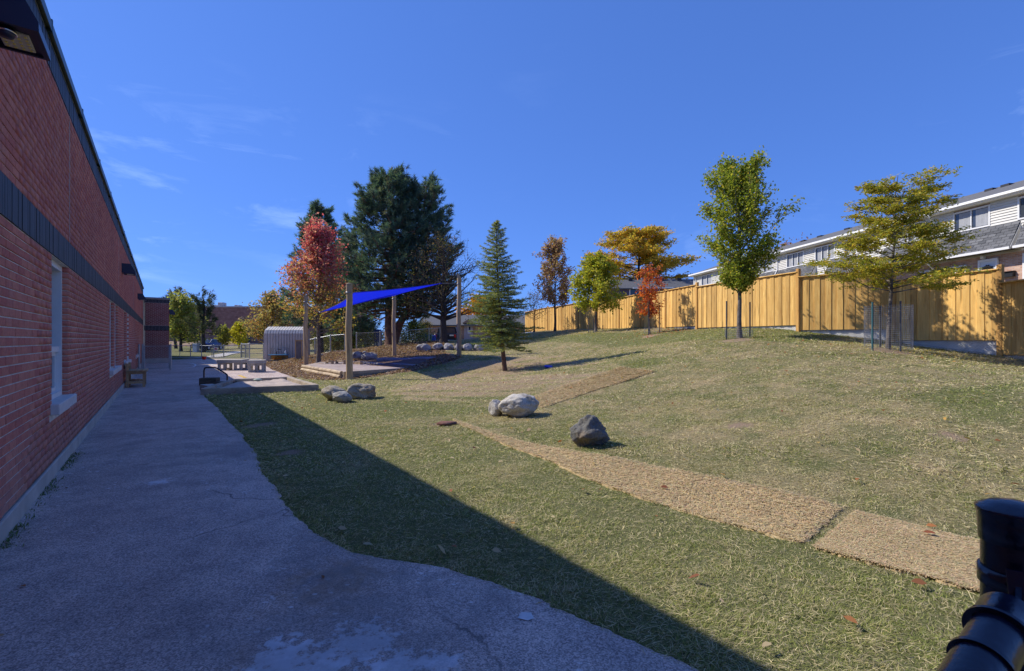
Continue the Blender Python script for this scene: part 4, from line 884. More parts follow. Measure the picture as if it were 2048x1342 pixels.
# ---------------------------------------------------------------- shed, mud kitchen, chalkboard
sh0 = flat(529, 723.5); shed = thing('garden_shed', 'small grey ribbed shed with rounded roof edge on the mulch', 'shed', (sh0[0], sh0[1], 0), RAD(9))
shM_ = mat('grey_resin_panel', (.56, .53, .49), .6, .12, 3, .1, 20); WS, DS, HS = 2.6, 1.7, 1.95; hip = 2.28
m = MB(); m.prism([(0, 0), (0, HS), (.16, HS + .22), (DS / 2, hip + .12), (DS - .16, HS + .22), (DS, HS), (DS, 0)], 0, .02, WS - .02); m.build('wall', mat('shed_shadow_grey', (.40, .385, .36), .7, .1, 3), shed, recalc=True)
for i in range(14):
    x = .03 + i * (WS - .06) / 14; w_ = (WS - .06) / 14
    m = MB(); m.prism([(x + .02, -.05), (x + w_ - .045, -.05), (x + w_ - .02, -.002), (x, -.002)], 2, .04, HS); m.build('panel_rib', shM_, shed, recalc=True)
    m = MB(); pr_ = [(-.05, HS + .002), (.11, HS + .25), (DS / 2, hip + .17)]; pi_ = [(.0, HS + .002), (.16, HS + .21), (DS / 2, hip + .12)]; m.prism(pr_ + pi_[::-1], 0, x + .01, x + w_ - .03); m.build('roof_rib', shM_, shed, recalc=True)
m = MB(); m.span((-.03, .06, .04), (.02, DS - .06, HS + .05), .01); m.build('door', mat('pale_resin', (.55, .54, .53), .55, .06, 2, 0), shed)
MB().span((-.05, .0, .0), (.03, .05, HS)).build('corner_trim', shM_, shed); MB().span((-.05, DS - .05, 0), (.03, DS, HS)).build('corner_trim', shM_, shed)
MB().prism([(.0, HS + .02), (.16, HS + .24), (DS / 2, hip + .15), (DS - .16, HS + .24), (DS, HS + .02)], 0, -.03, .02).build('gable', MATS['pale_resin'], shed, recalc=True)
for zz in (.4, 1.0, 1.6): MB().span((-.06, .07, zz), (-.03, .13, zz + .1)).build('hinge', MATS['black_vent'], shed)
mk0 = flat(539, 724.5); mkit = thing('mud_kitchen', 'blue topped play kitchen on metal legs in front of the shed', 'play kitchen', (mk0[0], mk0[1] - .1, 0), RAD(9))
bluT = mat('blue_counter', (.07, .25, .45), .45, .06, 4, 0); stl = mat('grey_tube', (.2, .21, .23), .4, .05, 4, 0, metal=.5)
for x in (.0, 1.1):
    for y in (0, .45): MB().tube([(x, y, 0), (x, y, .95 if y else .5)], .018, 6).build('leg', stl, mkit)
MB().tube([(0, .45, .95), (1.1, .45, .95)], .018, 6).build('back_rail', stl, mkit); MB().span((-.04, -.04, .47), (1.14, .5, .53), .01).build('counter', bluT, mkit); MB().span((.02, .0, .14), (1.08, .46, .17)).build('shelf', mat('ochre_board', (.42, .28, .10), .8, .2, 5), mkit); MB().span((.02, .44, .2), (1.08, .455, .45)).build('back_board', MATS['ochre_board'], mkit)
for zz in (.62, .74, .86): MB().tube([(0, .45, zz), (1.1, .45, zz)], .007, 5).build('grid_wire', stl, mkit)
MB().tube([(.4, .3, .53), (.4, .3, .72)], .022, 8).build('tap', MATS['black_vent'], mkit); MB().bar((.45, .42, .88), (.68, .42, .84), .03, .04).build('ladle', MATS['black_vent'], mkit); MB().lathe((.98, .25, .53), [(.05, 0), (.05, .18), (.02, .22), (.02, .26)], 12).build('bottle', whM, mkit)
for q in (.3, .5, .7): MB().lathe((q, .2, .17), [(.08, 0), (.1, .12), (.1, .14)], 12).build('pot', mat('orange_pot', (.5, .2, .04), .6, .1, 4, 0), mkit)
c0 = flat(590, 728); cb_ = thing('chalkboard_easel', 'upright wooden framed chalkboard beside the shed', 'chalkboard', (c0[0], c0[1], Z(*c0) - .02), RAD(12)); pineW = wood_material('pale_pine', (.42, .29, .16), (.6, .45, .27), False, .1, .8)
for x in (0, .36): MB().span((x, 0, 0), (x + .06, .06, 1.3), .005).build('upright', pineW, cb_); MB().span((x, .62, 0), (x + .06, .68, 1.25)).build('upright', pineW, cb_)
for zz in (.06, 1.2): MB().span((.06, .005, zz), (.36, .055, zz + .08)).build('crosspiece', pineW, cb_); MB().span((.005, .06, zz - .01), (.055, .62, zz + .05)).build('crosspiece', pineW, cb_); MB().span((.365, .06, zz - .01), (.415, .62, zz + .05)).build('crosspiece', pineW, cb_)
MB().span((.06, .02, .14), (.36, .04, 1.2)).build('slate', mat('grey_slate', (.17, .17, .19), .7, .2, 6), cb_)

# ---------------------------------------------------------------- shade sail on four log posts over a sand platform
logM = wood_material('pale_log', (.34, .24, .14), (.54, .42, .27), True, .08, .85)
POSTS = {}
def sail_post(key, label, px, py, ptop, Y, w_, cut=0):
    b_ = pt(px, py, Y); b_.z = Z(b_.x, b_.y); h = zat(ptop, Y) - b_.z; r = w_ * Y / F / 2; m = MB(); m.tube([(.02 * sin(i * 1.3), .015 * cos(i * 2.1), -.2 + (h + .2) * i / 7) for i in range(8)], [r * (1.06 - .10 * i / 7) for i in range(8)], 14)
    if not cut: m.lathe((.02 * sin(7 * 1.3), .015 * cos(7 * 2.1), h), [(r * .96, 0), (r * .86, .05), (r * .5, .075)], 14)
    else: m.add([(-r, -r * .3, h), (r, -r * .3, h), (r, r, h), (-r, r, h), (-r * .7, 0, h + .3), (-r * .7, r * .6, h + .3)], [(0, 1, 4), (2, 3, 5), (1, 2, 5, 4), (3, 0, 4, 5)])
    t = thing('sail_post', label, 'post', b_, 0, 'log posts holding the shade sail'); m.build('log', logM, t, recalc=True)
    MB().lathe((0, 0, h - .32), [(r * 1.05, 0), (r * 1.05, .05)], 14).build('collar', stl, t)
    POSTS[key] = Vector((b_.x, b_.y, b_.z + h - .3)); return t
sail_post(1, 'log post beside the shed, lowest corner of the shade sail', 611.5, 731.5, 593, 26.5, 8.5)
sail_post(2, 'thickest log post, nearest corner of the shade sail', 698, 759, 570, 18.5, 12.6)
sail_post(3, 'slim log post behind the sail in front of the pine trunk', 788, 712.6, 588, 30, 8)
sail_post(4, 'tallest log post with slanted top beside the spruce', 918, 712.6, 556, 25, 8.6, 1)
sailc = [pt(640, 625, 24.8), pt(707, 585.5, 18.9), pt(884, 566.5, 24.2), pt(787, 591.5, 29.2)]      # P1, P2, P4, P3 corners
n = 33; V = []
for i in range(n):
    for j in range(n):
        u, v = i / (n - 1), j / (n - 1)
        p = (sailc[0] * (1 - u) + sailc[1] * u) * (1 - v) + (sailc[3] * (1 - u) + sailc[2] * u) * v
        cen = sum(sailc, Vector()) / 4; su, sv = 4 * u * (1 - u), 4 * v * (1 - v)
        inset = .13 * (su * (1 - sv) + sv * (1 - su)); p = p + (cen - p) * inset; V.append(p)
Fs = [(i * n + j, i * n + n + j, i * n + n + j + 1, i * n + j + 1) for i in range(n - 1) for j in range(n - 1)]
ts = NT('blue_sail_cloth'); ts.col((.008, .02, .5)); ts.rough(.7); tr = ts.n('ShaderNodeBsdfTranslucent'); tr.inputs[0].default_value = (.01, .03, .8, 1); ms = ts.n('ShaderNodeMixShader'); ms.inputs[0].default_value = .5; ts.l(ts.b.outputs[0], ms.inputs[1]); ts.l(tr.outputs[0], ms.inputs[2]); ts.l(ms.outputs[0], ts.o.inputs[0])
sail = thing('shade_sail', 'royal blue four cornered shade sail stretched between log posts', 'shade sail'); link('cloth', npmesh('cloth', [tuple(p) for p in V], Fs, None, True), ts.m, sail)
B_ = [V[i * n] for i in range(n)] + [V[(n - 1) * n + j] for j in range(1, n)] + [V[i * n + n - 1] for i in range(n - 2, -1, -1)] + [V[j] for j in range(n - 2, -1, -1)]
MB().tube(B_, .014, 6, cap=False).build('hem', mat('blue_webbing', (.012, .03, .6), .6, .05, 4, 0), sail)
for c_, k_ in zip(sailc, (1, 2, 4, 3)): MB().tube([c_, c_ + (POSTS[k_] - c_) * .4, POSTS[k_]], [.02, .012, .012], 6).build('tension_cable', stl, sail)
# sand platform with stacked log edging
PF = [flat(607, 742), (-6.55, 18.75), pt(835, 738, 22.2)[:2], pt(880, 727, 25.5)[:2], pt(735, 719, 29)[:2], pt(640, 726, 27.2)[:2]]
PF = [(p[0], p[1]) for p in PF]; SZ = .27; n_ = len(PF)
m = MB(); m.add([(x, y, SZ) for x, y in PF] + [(x, y, -.15) for x, y in PF], [tuple(range(n_))] + [(i, i + n_, (i + 1) % n_ + n_, (i + 1) % n_) for i in range(n_)]); plat = thing('sand_platform', 'raised sand pad edged with stacked logs under the blue sail', 'sand pad'); tag(m.build('sand', mat('pinkish_sand', (.38, .31, .26), .95, .28, 2.2, .7, 40), plat, recalc=True), kind='stuff')
a, b = Vector(PF[0]), Vector(PF[1])
for lv, (z_, r_) in enumerate(((.07, .085), (.225, .08))):
    cuts = [0, .36, .5, 1] if lv else [0, .52, 1]
    for i in range(len(cuts) - 1):
        p, q = a + (b - a) * (cuts[i] + .004), a + (b - a) * (cuts[i + 1] - .006); o_ = Vector((-(b - a).y, (b - a).x)).normalized() * (-.07 if lv == 0 else -.03)
        MB().tube([(p.x + o_.x, p.y + o_.y, z_), ((p.x + q.x) / 2 + o_.x, (p.y + q.y) / 2 + o_.y, z_ + .01), (q.x + o_.x, q.y + o_.y, z_)], [r_, r_ * 1.03, r_ * .95], 10).build('edging_log', wood_material('split_log', (.40, .30, .20), (.60, .50, .37), True, .1, .9, 0), plat)
a, b = Vector(PF[1]), Vector(PF[2])
for z_ in (.07, .21): MB().bar((a.x + .05, a.y - .08, z_), (b.x + .05, b.y - .08, z_), .12, .135, .012).build('edging_timber', MATS['grey_timber'], plat)
greyL = wood_material('grey_log', (.20, .19, .18), (.38, .36, .34), True, .1, .92, 0)
def fallen(label, p0, p1, r0, r1):
    t = thing('fallen_log', label, 'log', (0, 0, 0), 0, 'weathered logs on the sand pad'); p0, p1 = Vector(p0), Vector(p1); k = 9; m = MB()
    m.tube([p0.lerp(p1, i / k) + Vector((0, .03 * sin(i * 1.7), .025 * sin(i * 1.1))) for i in range(k + 1)], [r0 + (r1 - r0) * i / k + .008 * sin(i * 2.3) for i in range(k + 1)], 12).build('trunk', greyL, t); m = MB(); d = (p1 - p0).normalized(); m.tube([p1, p1 + d * .012], r1 * .9, 12, True, False); m.build('cut_end', mat('dark_log_end', (.10, .08, .06), .95, .2, 10), t)
fallen('big weathered grey log at the back of the sand pad', pt(757, 722, 26.8), pt(873, 721, 24.6), .17, .19); fallen('long thin grey log lying across the sand pad', pt(719, 727.5, 25.5), pt(832, 733.5, 22.1), .11, .10)
# little balance frames of rough timber
rt = wood_material('rough_timber', (.30, .21, .13), (.46, .35, .23), False, .1, .9, 0)
def bframe(label, pa, pb, py, ptp, Y):
    t = thing('balance_frame', label, 'balance beam', (0, 0, 0), 0, 'low timber play frames on the mulch'); a, b = at(pa, Y), at(pb, Y - .5); ha = zat(ptp, Y) - a.z; ha = max(.15, ha)
    for p in (a, b):
        MB().bar((p.x, p.y, p.z - .05), (p.x + .03, p.y, p.z + ha), .1, .12, .008).build('post', rt, t)
    MB().bar((a.x, a.y, a.z + ha * .85), (b.x, b.y, b.z + ha * .85), .07, .1, .008).build('beam', rt, t); MB().bar((a.x, a.y, a.z + .08), (b.x, b.y, b.z + .08), .07, .1, .008).build('beam', rt, t)
bframe('lowest timber frame close behind the log edging', 630, 646, 731, 728, 25.6); bframe('tilted timber frame with a raised beam beside the maple trunk', 653, 664, 731, 721, 25.4); bframe('timber frame with the tallest stub near the big post', 673, 689, 732, 720, 25.2); bframe('timber frame behind the nearest sail post', 708, 722, 730, 724, 24.8)
# ---------------------------------------------------------------- chain link round the yard
cl_fence('yard_fence', 'galvanised chain link fence across the far end of the yard', [flat(338, 716.5), flat(381, 716.3), flat(403, 716.3), flat(424, 716.4)], 1.02, .035, .022, .13, .004, cat='fence', mid=[(.5,), None, None])
cl_fence('yard_gate_fence', 'galvanised chain link stretch with the round red sign, past the walk opening', [flat(427.5, 716.6), flat(447.5, 716), flat(482, 715.2)], 1.05, .04, .022, .13, .004, cat='fence')
cl_fence('yard_corner_fence', 'short angled run of chain link beside the shed', [flat(483, 715), flat(491, 716.2), flat(499, 718), flat(527, 717)], 1.2, .045, .03, .12, .004, cat='fence')
sg = flat(432.5, 716.6); sgn = thing('fence_sign', 'small white square sign with a red prohibition circle on the chain link', 'sign', (sg[0], sg[1] - .06, 0)); kS = sg[1] / F; zc = zat(698, sg[1])
MB().span((-.13, 0, zc - .15), (.13, .01, zc + .15)).build('board', whM, sgn); MB().tube([(.085 * cos(a), -.006, zc + .085 * sin(a)) for a in np.linspace(0, 2 * pi, 25)], .016, 6, cap=False).build('ring', mat('sign_red', (.55, .02, .02), .5, .02, 3, 0), sgn); MB().bar((-.06, -.006, zc + .06), (.06, -.006, zc - .06), .006, .026).build('slash', MATS['sign_red'], sgn); MB().bar((-.03, -.004, zc), (.04, -.004, zc), .004, .06).build('pictogram', MATS['black_vent'], sgn)
cl_fence('slope_fence', 'chain link fence running up the mulch slope behind the maple', [at(606, 34)[:2], at(630, 33.5)[:2], at(661, 33)[:2], at(690, 32.6)[:2]], 1.15, .045, .028, .1, .004, cat='fence')
cl_fence('slope_top_fence', 'taller dark chain link fence behind the big pine trunk', [at(713, 38)[:2], at(760, 40)[:2], at(800, 42)[:2], at(858, 44)[:2], at(880, 45)[:2]], 1.5, .04, .024, .13, .004, cat='fence')
cl_fence('ridge_fence', 'plain chain link length above the logs by the yard maple', [at(570, 41)[:2], at(606, 34.2)[:2]], 1.1, .04, .024, .13, .004, cat='fence')

# ---------------------------------------------------------------- black chain link post beside the camera
fp = thing('black_fence_post', 'thick black steel fence post with domed cap and clamped rail close by the viewer', 'fence post', (.745, .72, 0)); R_ = .0365; PT = zat(1003, .72)
MB().tube([(0, 0, -.1), (0, 0, PT - .02)], R_, 40).build('post', blackM, fp)
MB().lathe((0, 0, PT - .060), [(R_ + .0025, 0), (R_ + .0035, .028), (R_ + .0045, .040), (R_ + .0065, .046), (R_ + .0062, .049), (R_ + .002, .051), (R_ * .75, .0575), (R_ * .35, .061), (.001, .062)], 48).build('cap', blackM, fp)
zb = PT - .112
m = MB(); m.lathe((0, 0, zb - .012), [(R_ + .001, 0), (R_ + .0035, .0), (R_ + .0035, .024), (R_ + .001, .024)], 40); m.build('brace_band', blackM, fp)
dR = Vector((-.127, -.08, -.034)).normalized()
jn = Vector((-.070, -.062, zb - .022))
m = MB(); m.bar(jn + Vector((.06, .045, .03)), jn + Vector((.012, .0, .0)), .006, .040); m.bar(jn + Vector((.035, .022, .05)), jn + Vector((.02, .0, -.005)), .026, .004, .001); m.build('clamp_plate', blackM, fp)
m = MB(); m.tube([jn + Vector((-.05, -.004, .012)), jn + Vector((.03, .0, .004))], .0045, 10); m.tube([jn + Vector((-.018, -.003, .009)), jn + Vector((-.008, -.003, .008))], .009, 6, smooth=False); m.build('bolt', blackM, fp)
m = MB(); m.tube([jn, jn + dR * .008, jn + dR * .045, jn + dR * .048], [.032, .0325, .0325, .034], 32); m.build('rail_end', blackM, fp)
m = MB(); m.tube([jn + dR * .045, jn + dR * .05], [.0365, .0365], 32); m.tube([jn + dR * .115, jn + dR * .121], [.033, .033], 32); m.build('rail_collar', blackM, fp)
MB().tube([jn + dR * .04, jn + dR * .5], .029, 32).build('rail', blackM, fp)
m = MB()
def loop(c, a, b, r=.0035):
    m.tube([c + a * x + b * y for x, y in ((-1, .2), (-.5, .9), (.1, 1), (.6, .5), (.5, -.3), (.0, -.9), (-.4, -1.3))], r, 8)
for i in range(6): loop(Vector((.012 + .004 * i, -.062, zb - .05 - .045 * i)), Vector((.018, 0, .004)), Vector((.004, .0, .022)))
m.build('tie_wire', blackM, fp)
m = MB()
for i in range(16):
    z0 = PT - .2 - i * .055
    m.tube([(.03, 0, z0), (.065, .004, z0 - .028), (.03, 0, z0 - .055)], .0028, 6); m.tube([(.065, .004, z0 - .028), (.10, 0, z0), (.135, .004, z0 - .028), (.10, 0, z0 - .055), (.065, .004, z0 - .028)], .0028, 6)
tag(m.build('wire_mesh', blackM, fp), kind='stuff')
# ---------------------------------------------------------------- trees: trunk and limbs as tapered tubes, crowns as many separate leaves
barkM = rock_material('grey_bark', (.10, .085, .075), (.22, .19, .165), (.07, .06, .05), 9); darkbarkM = rock_material('dark_bark', (.035, .028, .026), (.085, .07, .062), (.03, .025, .022), 9); redbarkM = rock_material('red_bark', (.12, .065, .045), (.22, .12, .08), (.08, .05, .04), 9)
crownM = leafmat('leaf', .5); needleM = leafmat('needle', .35, .7)
def leafmesh(name, P, D, size, aspect, tint, parent, m=None, nrm=None):
    N = len(P); n_ = RNG.normal(size=(N, 3)) + np.array([0, 0, .6]) if nrm is None else nrm
    D = D / (np.linalg.norm(D, axis=1, keepdims=True) + 1e-9); s_ = np.cross(D, n_); s_ /= (np.linalg.norm(s_, axis=1, keepdims=True) + 1e-9)
    up = np.cross(s_, D); sz = size[:, None]; h = D * sz * .5; w_ = s_ * sz * aspect * .5
    V = np.stack([P - h, P + w_ - up * sz * .08, P + h, P - w_ - up * sz * .08], 1).reshape(-1, 3)
    return link(name, npmesh(name, V, np.arange(4 * N).reshape(-1, 4), np.repeat(tint, 4, 0)), m or crownM, parent)
def pick(cols, N, jit=.2):
    c = np.array([q[:3] for q in cols]); w_ = np.array([q[3] for q in cols]); w_ = w_ / w_.sum()
    return c[RNG.choice(len(c), N, p=w_)] * RNG.uniform(1 - jit, 1 + jit, (N, 1)) * RNG.uniform(.92, 1.08, (N, 3))
def broadleaf(name, label, base, H, h0, prof, limbs, twigs, perleaf, leaf, cols, bark, tr=.07, up=.6, seed=1, tw=.55, spread=.10, asp=.55, group=None, lean=(0, 0), hcol=None, droop=-.2, limbcurve=.25, twflat=1.0, off=None, twigdraw=True, split=None, cat='tree', parts=('trunk', 'crown')):
    """prof: list of (height fraction, radius in m); h0: lowest limb height; leaf: size; cols: (r,g,b,weight)"""
    r = random.Random(seed); t = thing(name, label, cat, base, 0, group); m = MB(); Z_ = np.array([p[0] for p in prof]) * H; Rr = np.array([p[1] for p in prof])
    k = 9; tp = [Vector((lean[0] * (i / k) + .03 * H * .1 * sin(i * 1.9 + seed) * (i > 0), lean[1] * (i / k) + .03 * H * .1 * cos(i * 1.3 + seed) * (i > 0), H * .93 * i / k)) for i in range(k + 1)]
    def trunk(z): f = min(max(z / (H * .93), 0), 1) * k; i = min(int(f), k - 1); return tp[i].lerp(tp[i + 1], f - i)
    rad = lambda z: tr * (1 - .88 * min(1, z / (H * .95)) ** .8)
    m.tube([tp[0] + Vector((0, 0, -.15))] + [tp[0]] + [trunk(.05 * H)] + tp[1:], [tr * 1.5, tr * 1.25, rad(.05 * H)] + [rad(p.z) for p in tp[1:]], 9)
    P = []; D = []; HH = []
    for i in range(limbs):
        f = (i + r.random()) / limbs; zs = h0 + (H * .86 - h0) * f ** 1.15; az = i * 2.39996 + r.uniform(-.5, .5); zt = min(H * .99, zs + up * r.uniform(.35, 1.1) * max(.3, np.interp(zs, Z_, Rr)))
        R = np.interp(zt, Z_, Rr) * r.uniform(.62, 1.08) * (1 + .15 * sin(az * 2 + seed)); p0 = trunk(zs); p3 = Vector((trunk(zt).x + R * cos(az), trunk(zt).y + R * sin(az), zt))
        mid = p0.lerp(p3, .5) + Vector((0, 0, -limbcurve * (zt - zs) * .5 + limbcurve * .15 * R)); q = [p0.lerp(mid, .0), p0.lerp(mid, .55).lerp(mid.lerp(p3, .1), .2), mid, mid.lerp(p3, .5), p3]
        q = [c + Vector((r.uniform(-1, 1), r.uniform(-1, 1), r.uniform(-1, 1))) * .03 * R * (0 < j < 4) for j, c in enumerate(q)]
        r0 = rad(zs) * .5; m.tube(q, [r0, r0 * .75, r0 * .5, r0 * .32, .004 + r0 * .1], 5, cap=False)
        for j in range(twigs):
            f = r.uniform(.22, 1.0) ** .8; fi = f * 4; ii = min(int(fi), 3); c = q[ii].lerp(q[ii + 1], fi - ii); lim = (q[4] - q[0]).normalized()
            d = Vector((r.gauss(0, 1), r.gauss(0, 1), r.gauss(0, .8) * twflat + .35 * up)); d = (d.normalized() + lim * .7).normalized(); d.z *= twflat; L_ = tw * r.uniform(.5, 1.15) * (.5 + .5 * R / max(Rr)); e = c + d * L_
            if twigdraw and j % 3 == 0: m.tube([c, c.lerp(e, .5) + Vector((0, 0, .04 * L_)), e], [.006 + r0 * .12, .005 + r0 * .05, .003], 4, cap=False)
            for l in range(perleaf):
                g = r.uniform(.25, 1.05); P.append(c + d * L_ * g + Vector((r.gauss(0, 1), r.gauss(0, 1), r.gauss(0, 1) * (.4 + .6 * twflat))) * spread); D.append(d + Vector((r.gauss(0, .7), r.gauss(0, .7), r.gauss(0, .5) + droop))); HH.append(P[-1].z / H)
    m.build(parts[0], bark, t); P = np.array([tuple(p) for p in P]); D = np.array([tuple(d) for d in D]); N = len(P)
    HH = np.array(HH); tint = hcol(P, HH) if hcol else pick(cols, N)
    leafmesh(parts[1], P, D, leaf * RNG.uniform(.65, 1.25, N), asp, tint, t); return t
def ta(key): px, py, Y = TREES_AT[key]; return at(px, Y)
def Hof(key, top): px, py, Y = TREES_AT[key]; return zat(top, Y) - ta(key).z
# green maple-like tree with stakes
broadleaf('green_tree', 'tall fresh green young tree with vase shaped crown, staked before the fence', ta('green'), Hof('green', 326), 1.5, [(.2, .1), (.3, .3), (.42, .8), (.58, 1.25), (.74, 1.42), (.86, 1.3), (.94, 1.1), (1, .6)], 78, 15, 21, .095,
    [(.26, .31, .04, 5), (.34, .37, .05, 4), (.44, .41, .06, 2.2), (.46, .34, .06, .7), (.13, .18, .03, 2)], barkM, .085, 1.9, 4, .42, .085, .62, limbcurve=.35, droop=-.35)
# honeylocust
broadleaf('locust_tree', 'olive gold feathery young tree inside the wire cage before the fence', ta('locust'), Hof('locust', 325), 1.5, [(.27, 1.0), (.34, 1.48), (.45, 1.38), (.6, 1.15), (.75, 1.0), (.88, .85), (1, .35)], 46, 19, 34, .09,
    [(.43, .375, .05, 4), (.34, .34, .05, 4), (.54, .38, .05, 2), (.22, .24, .04, 1.5)], barkM, .06, .38, 9, .62, .055, .34, twflat=.35, droop=-.1, limbcurve=.1, lean=(.25, 0))
# slim red sapling
broadleaf('red_sapling', 'thin sapling with scarlet leaves drooping down its stem beside the fence', ta('red'), Hof('red', 520), .9, [(.26, .2), (.35, .42), (.5, .36), (.62, .6), (.75, .62), (.9, .35), (1, .12)], 20, 8, 11, .13,
    [(.64, .16, .035, 5), (.52, .09, .04, 3), (.60, .24, .05, 2), (.3, .08, .05, 2)], barkM, .055, .35, 15, .4, .08, .5, droop=-.8)
broadleaf('yellow_tree', 'bushy yellow green young tree with rounded crown in front of the fence', ta('yellow'), Hof('yellow', 505), 1.3, [(.28, .6), (.36, 1.35), (.5, 1.45), (.65, 1.2), (.8, .85), (.93, .5), (1, .2)], 46, 17, 13, .16,
    [(.48, .45, .05, 5), (.36, .38, .05, 4), (.58, .48, .06, 2), (.22, .26, .04, 2)], barkM, .09, .6, 22, .5, .10, .6)
broadleaf('purple_tree', 'bronze purple tree with upright forked crown near the far end of the fence', ta('purple'), Hof('purple', 478), 1.6, [(.24, .7), (.36, 1.25), (.5, 1.5), (.7, 1.45), (.85, 1.2), (1, .6)], 38, 17, 12, .16,
    [(.36, .21, .17, 4), (.44, .27, .17, 3), (.38, .31, .13, 2.4), (.48, .28, .11, 1.5)], darkbarkM, .10, 1.6, 31, .55, .09, .6, limbcurve=.5)
broadleaf('bare_sapling', 'nearly leafless thin tree at the shaded end of the fence', ta('bare'), Hof('bare', 585), .9, [(.2, .6), (.5, 1.3), (.8, 1.1), (1, .4)], 30, 9, 2, .12, [(.16, .13, .06, 3), (.2, .1, .06, 2)], darkbarkM, .07, .8, 37, .7, .1, .5)
# red maple over the mulch: red above, olive below
def maplecol(P, h):
    n = len(h); v = np.clip((h - .33) * 2.2 + RNG.normal(0, .25, n) + .3 * (fbm(P[:, 0] * 1.2 + 50, P[:, 2] * 1.2, 5) - .5), 0, 1)[:, None]
    return (1 - v) * pick([(.34, .29, .06, 4), (.40, .25, .09, 3), (.28, .29, .06, 3), (.50, .33, .06, 1.5)], n) + v * pick([(.64, .12, .16, 4), (.54, .17, .17, 3), (.54, .28, .24, 2)], n)
broadleaf('red_maple', 'maple turning crimson at the top and olive below, over the mulch', ta('maple'), Hof('maple', 440), 1.7, [(.2, .8), (.28, 2.7), (.4, 2.9), (.55, 2.25), (.72, 1.45), (.88, .8), (1, .15)], 66, 18, 10, .16, None, barkM, .13, 1.25, 43, .85, .13, .6, hcol=maplecol, limbcurve=.3)
# twiggy crab-apple like tree behind the tallest post
tb = ta('twiggy'); broadleaf('twiggy_tree', 'dark wide branched tree nearly bare at the top behind the tallest post', tb, Hof('twiggy', 474), 1.5, [(.28, 1.9), (.4, 3.0), (.6, 3.0), (.8, 2.5), (1, 1.0)], 72, 30, 1, .12,
    [(.10, .10, .035, 4), (.24, .15, .05, 2), (.13, .085, .06, 3), (.07, .08, .03, 3)], darkbarkM, .27, .8, 51, 1.0, .13, .5, limbcurve=.2)
# big orange locust far behind the houses
broadleaf('orange_tree', 'large spreading orange gold tree rising behind the purple house', at(1278, 72), zat(443, 72) - at(1278, 72).z, 5.5, [(.42, 2.8), (.5, 7.0), (.62, 7.6), (.75, 6.4), (.88, 3.9), (1, 1.2)], 54, 28, 24, .38,
    [(.60, .42, .05, 4), (.64, .34, .06, 3), (.44, .36, .06, 3), (.3, .26, .05, 1.5)], darkbarkM, .4, .35, 57, 2.2, .26, .45, twflat=.4)
broadleaf('far_orange_tree', 'bright orange tree glimpsed behind the young spruce', at(965, 95), 8.2, 1.5, [(.15, 2), (.4, 6.5), (.7, 6.0), (1, 2)], 26, 14, 14, .55, [(.62, .33, .03, 4), (.55, .26, .03, 3)], darkbarkM, .3, .5, 61, 1.8, .4, .6)
broadleaf('russet_tree', 'russet crown just showing over the townhouse roof', at(1590, 66), 15.6 - at(1590, 66).z, 6, [(.4, 2), (.7, 2.6), (1, 1)], 18, 12, 12, .3, [(.34, .16, .08, 3), (.38, .2, .08, 2)], darkbarkM, .25, .7, 67, 1.2, .3, .6)
# background trees by the far brick building
broadleaf('roadside_tree', 'loose green yellow tree beside the brick wing', at(362, 62), zat(588, 62) - .1, 1.0, [(.1, 1.6), (.3, 2.6), (.6, 2.4), (.85, 1.6), (1, .4)], 34, 16, 13, .3, [(.30, .32, .08, 4), (.38, .36, .08, 3), (.22, .24, .08, 3), (.24, .17, .06, 1)], darkbarkM, .2, .7, 71, 1.0, .3, .6)
broadleaf('small_yellow_tree', 'lemon yellow small tree before the far brick building', at(478, 72), zat(643, 72) - at(478, 72).z, .5, [(.12, .9), (.35, 1.6), (.6, 1.2), (.85, .7), (1, .2)], 22, 12, 10, .26, [(.52, .44, .03, 4), (.42, .40, .04, 3), (.6, .5, .06, 1)], darkbarkM, .1, .6, 73, .6, .16, .6)
broadleaf('olive_tree', 'narrow olive yellow small tree by the lemon yellow one', at(446, 70), zat(650, 70) - at(446, 70).z, .5, [(.12, .7), (.35, 1.2), (.6, 1.0), (.85, .5), (1, .2)], 20, 11, 8, .26, [(.34, .32, .06, 4), (.28, .28, .07, 3)], darkbarkM, .1, .6, 79, .5, .16, .6)
broadleaf('rust_tree', 'rust and olive tree in front of the far brick building near the shed', at(545, 66), zat(588, 66) - at(545, 66).z, .8, [(.1, 2.2), (.35, 3.9), (.6, 3.4), (.85, 2.0), (1, .5)], 36, 16, 12, .32, [(.42, .30, .11, 4), (.34, .30, .12, 3), (.46, .24, .1, 3), (.28, .25, .1, 2)], darkbarkM, .2, .6, 83, 1.2, .32, .6)
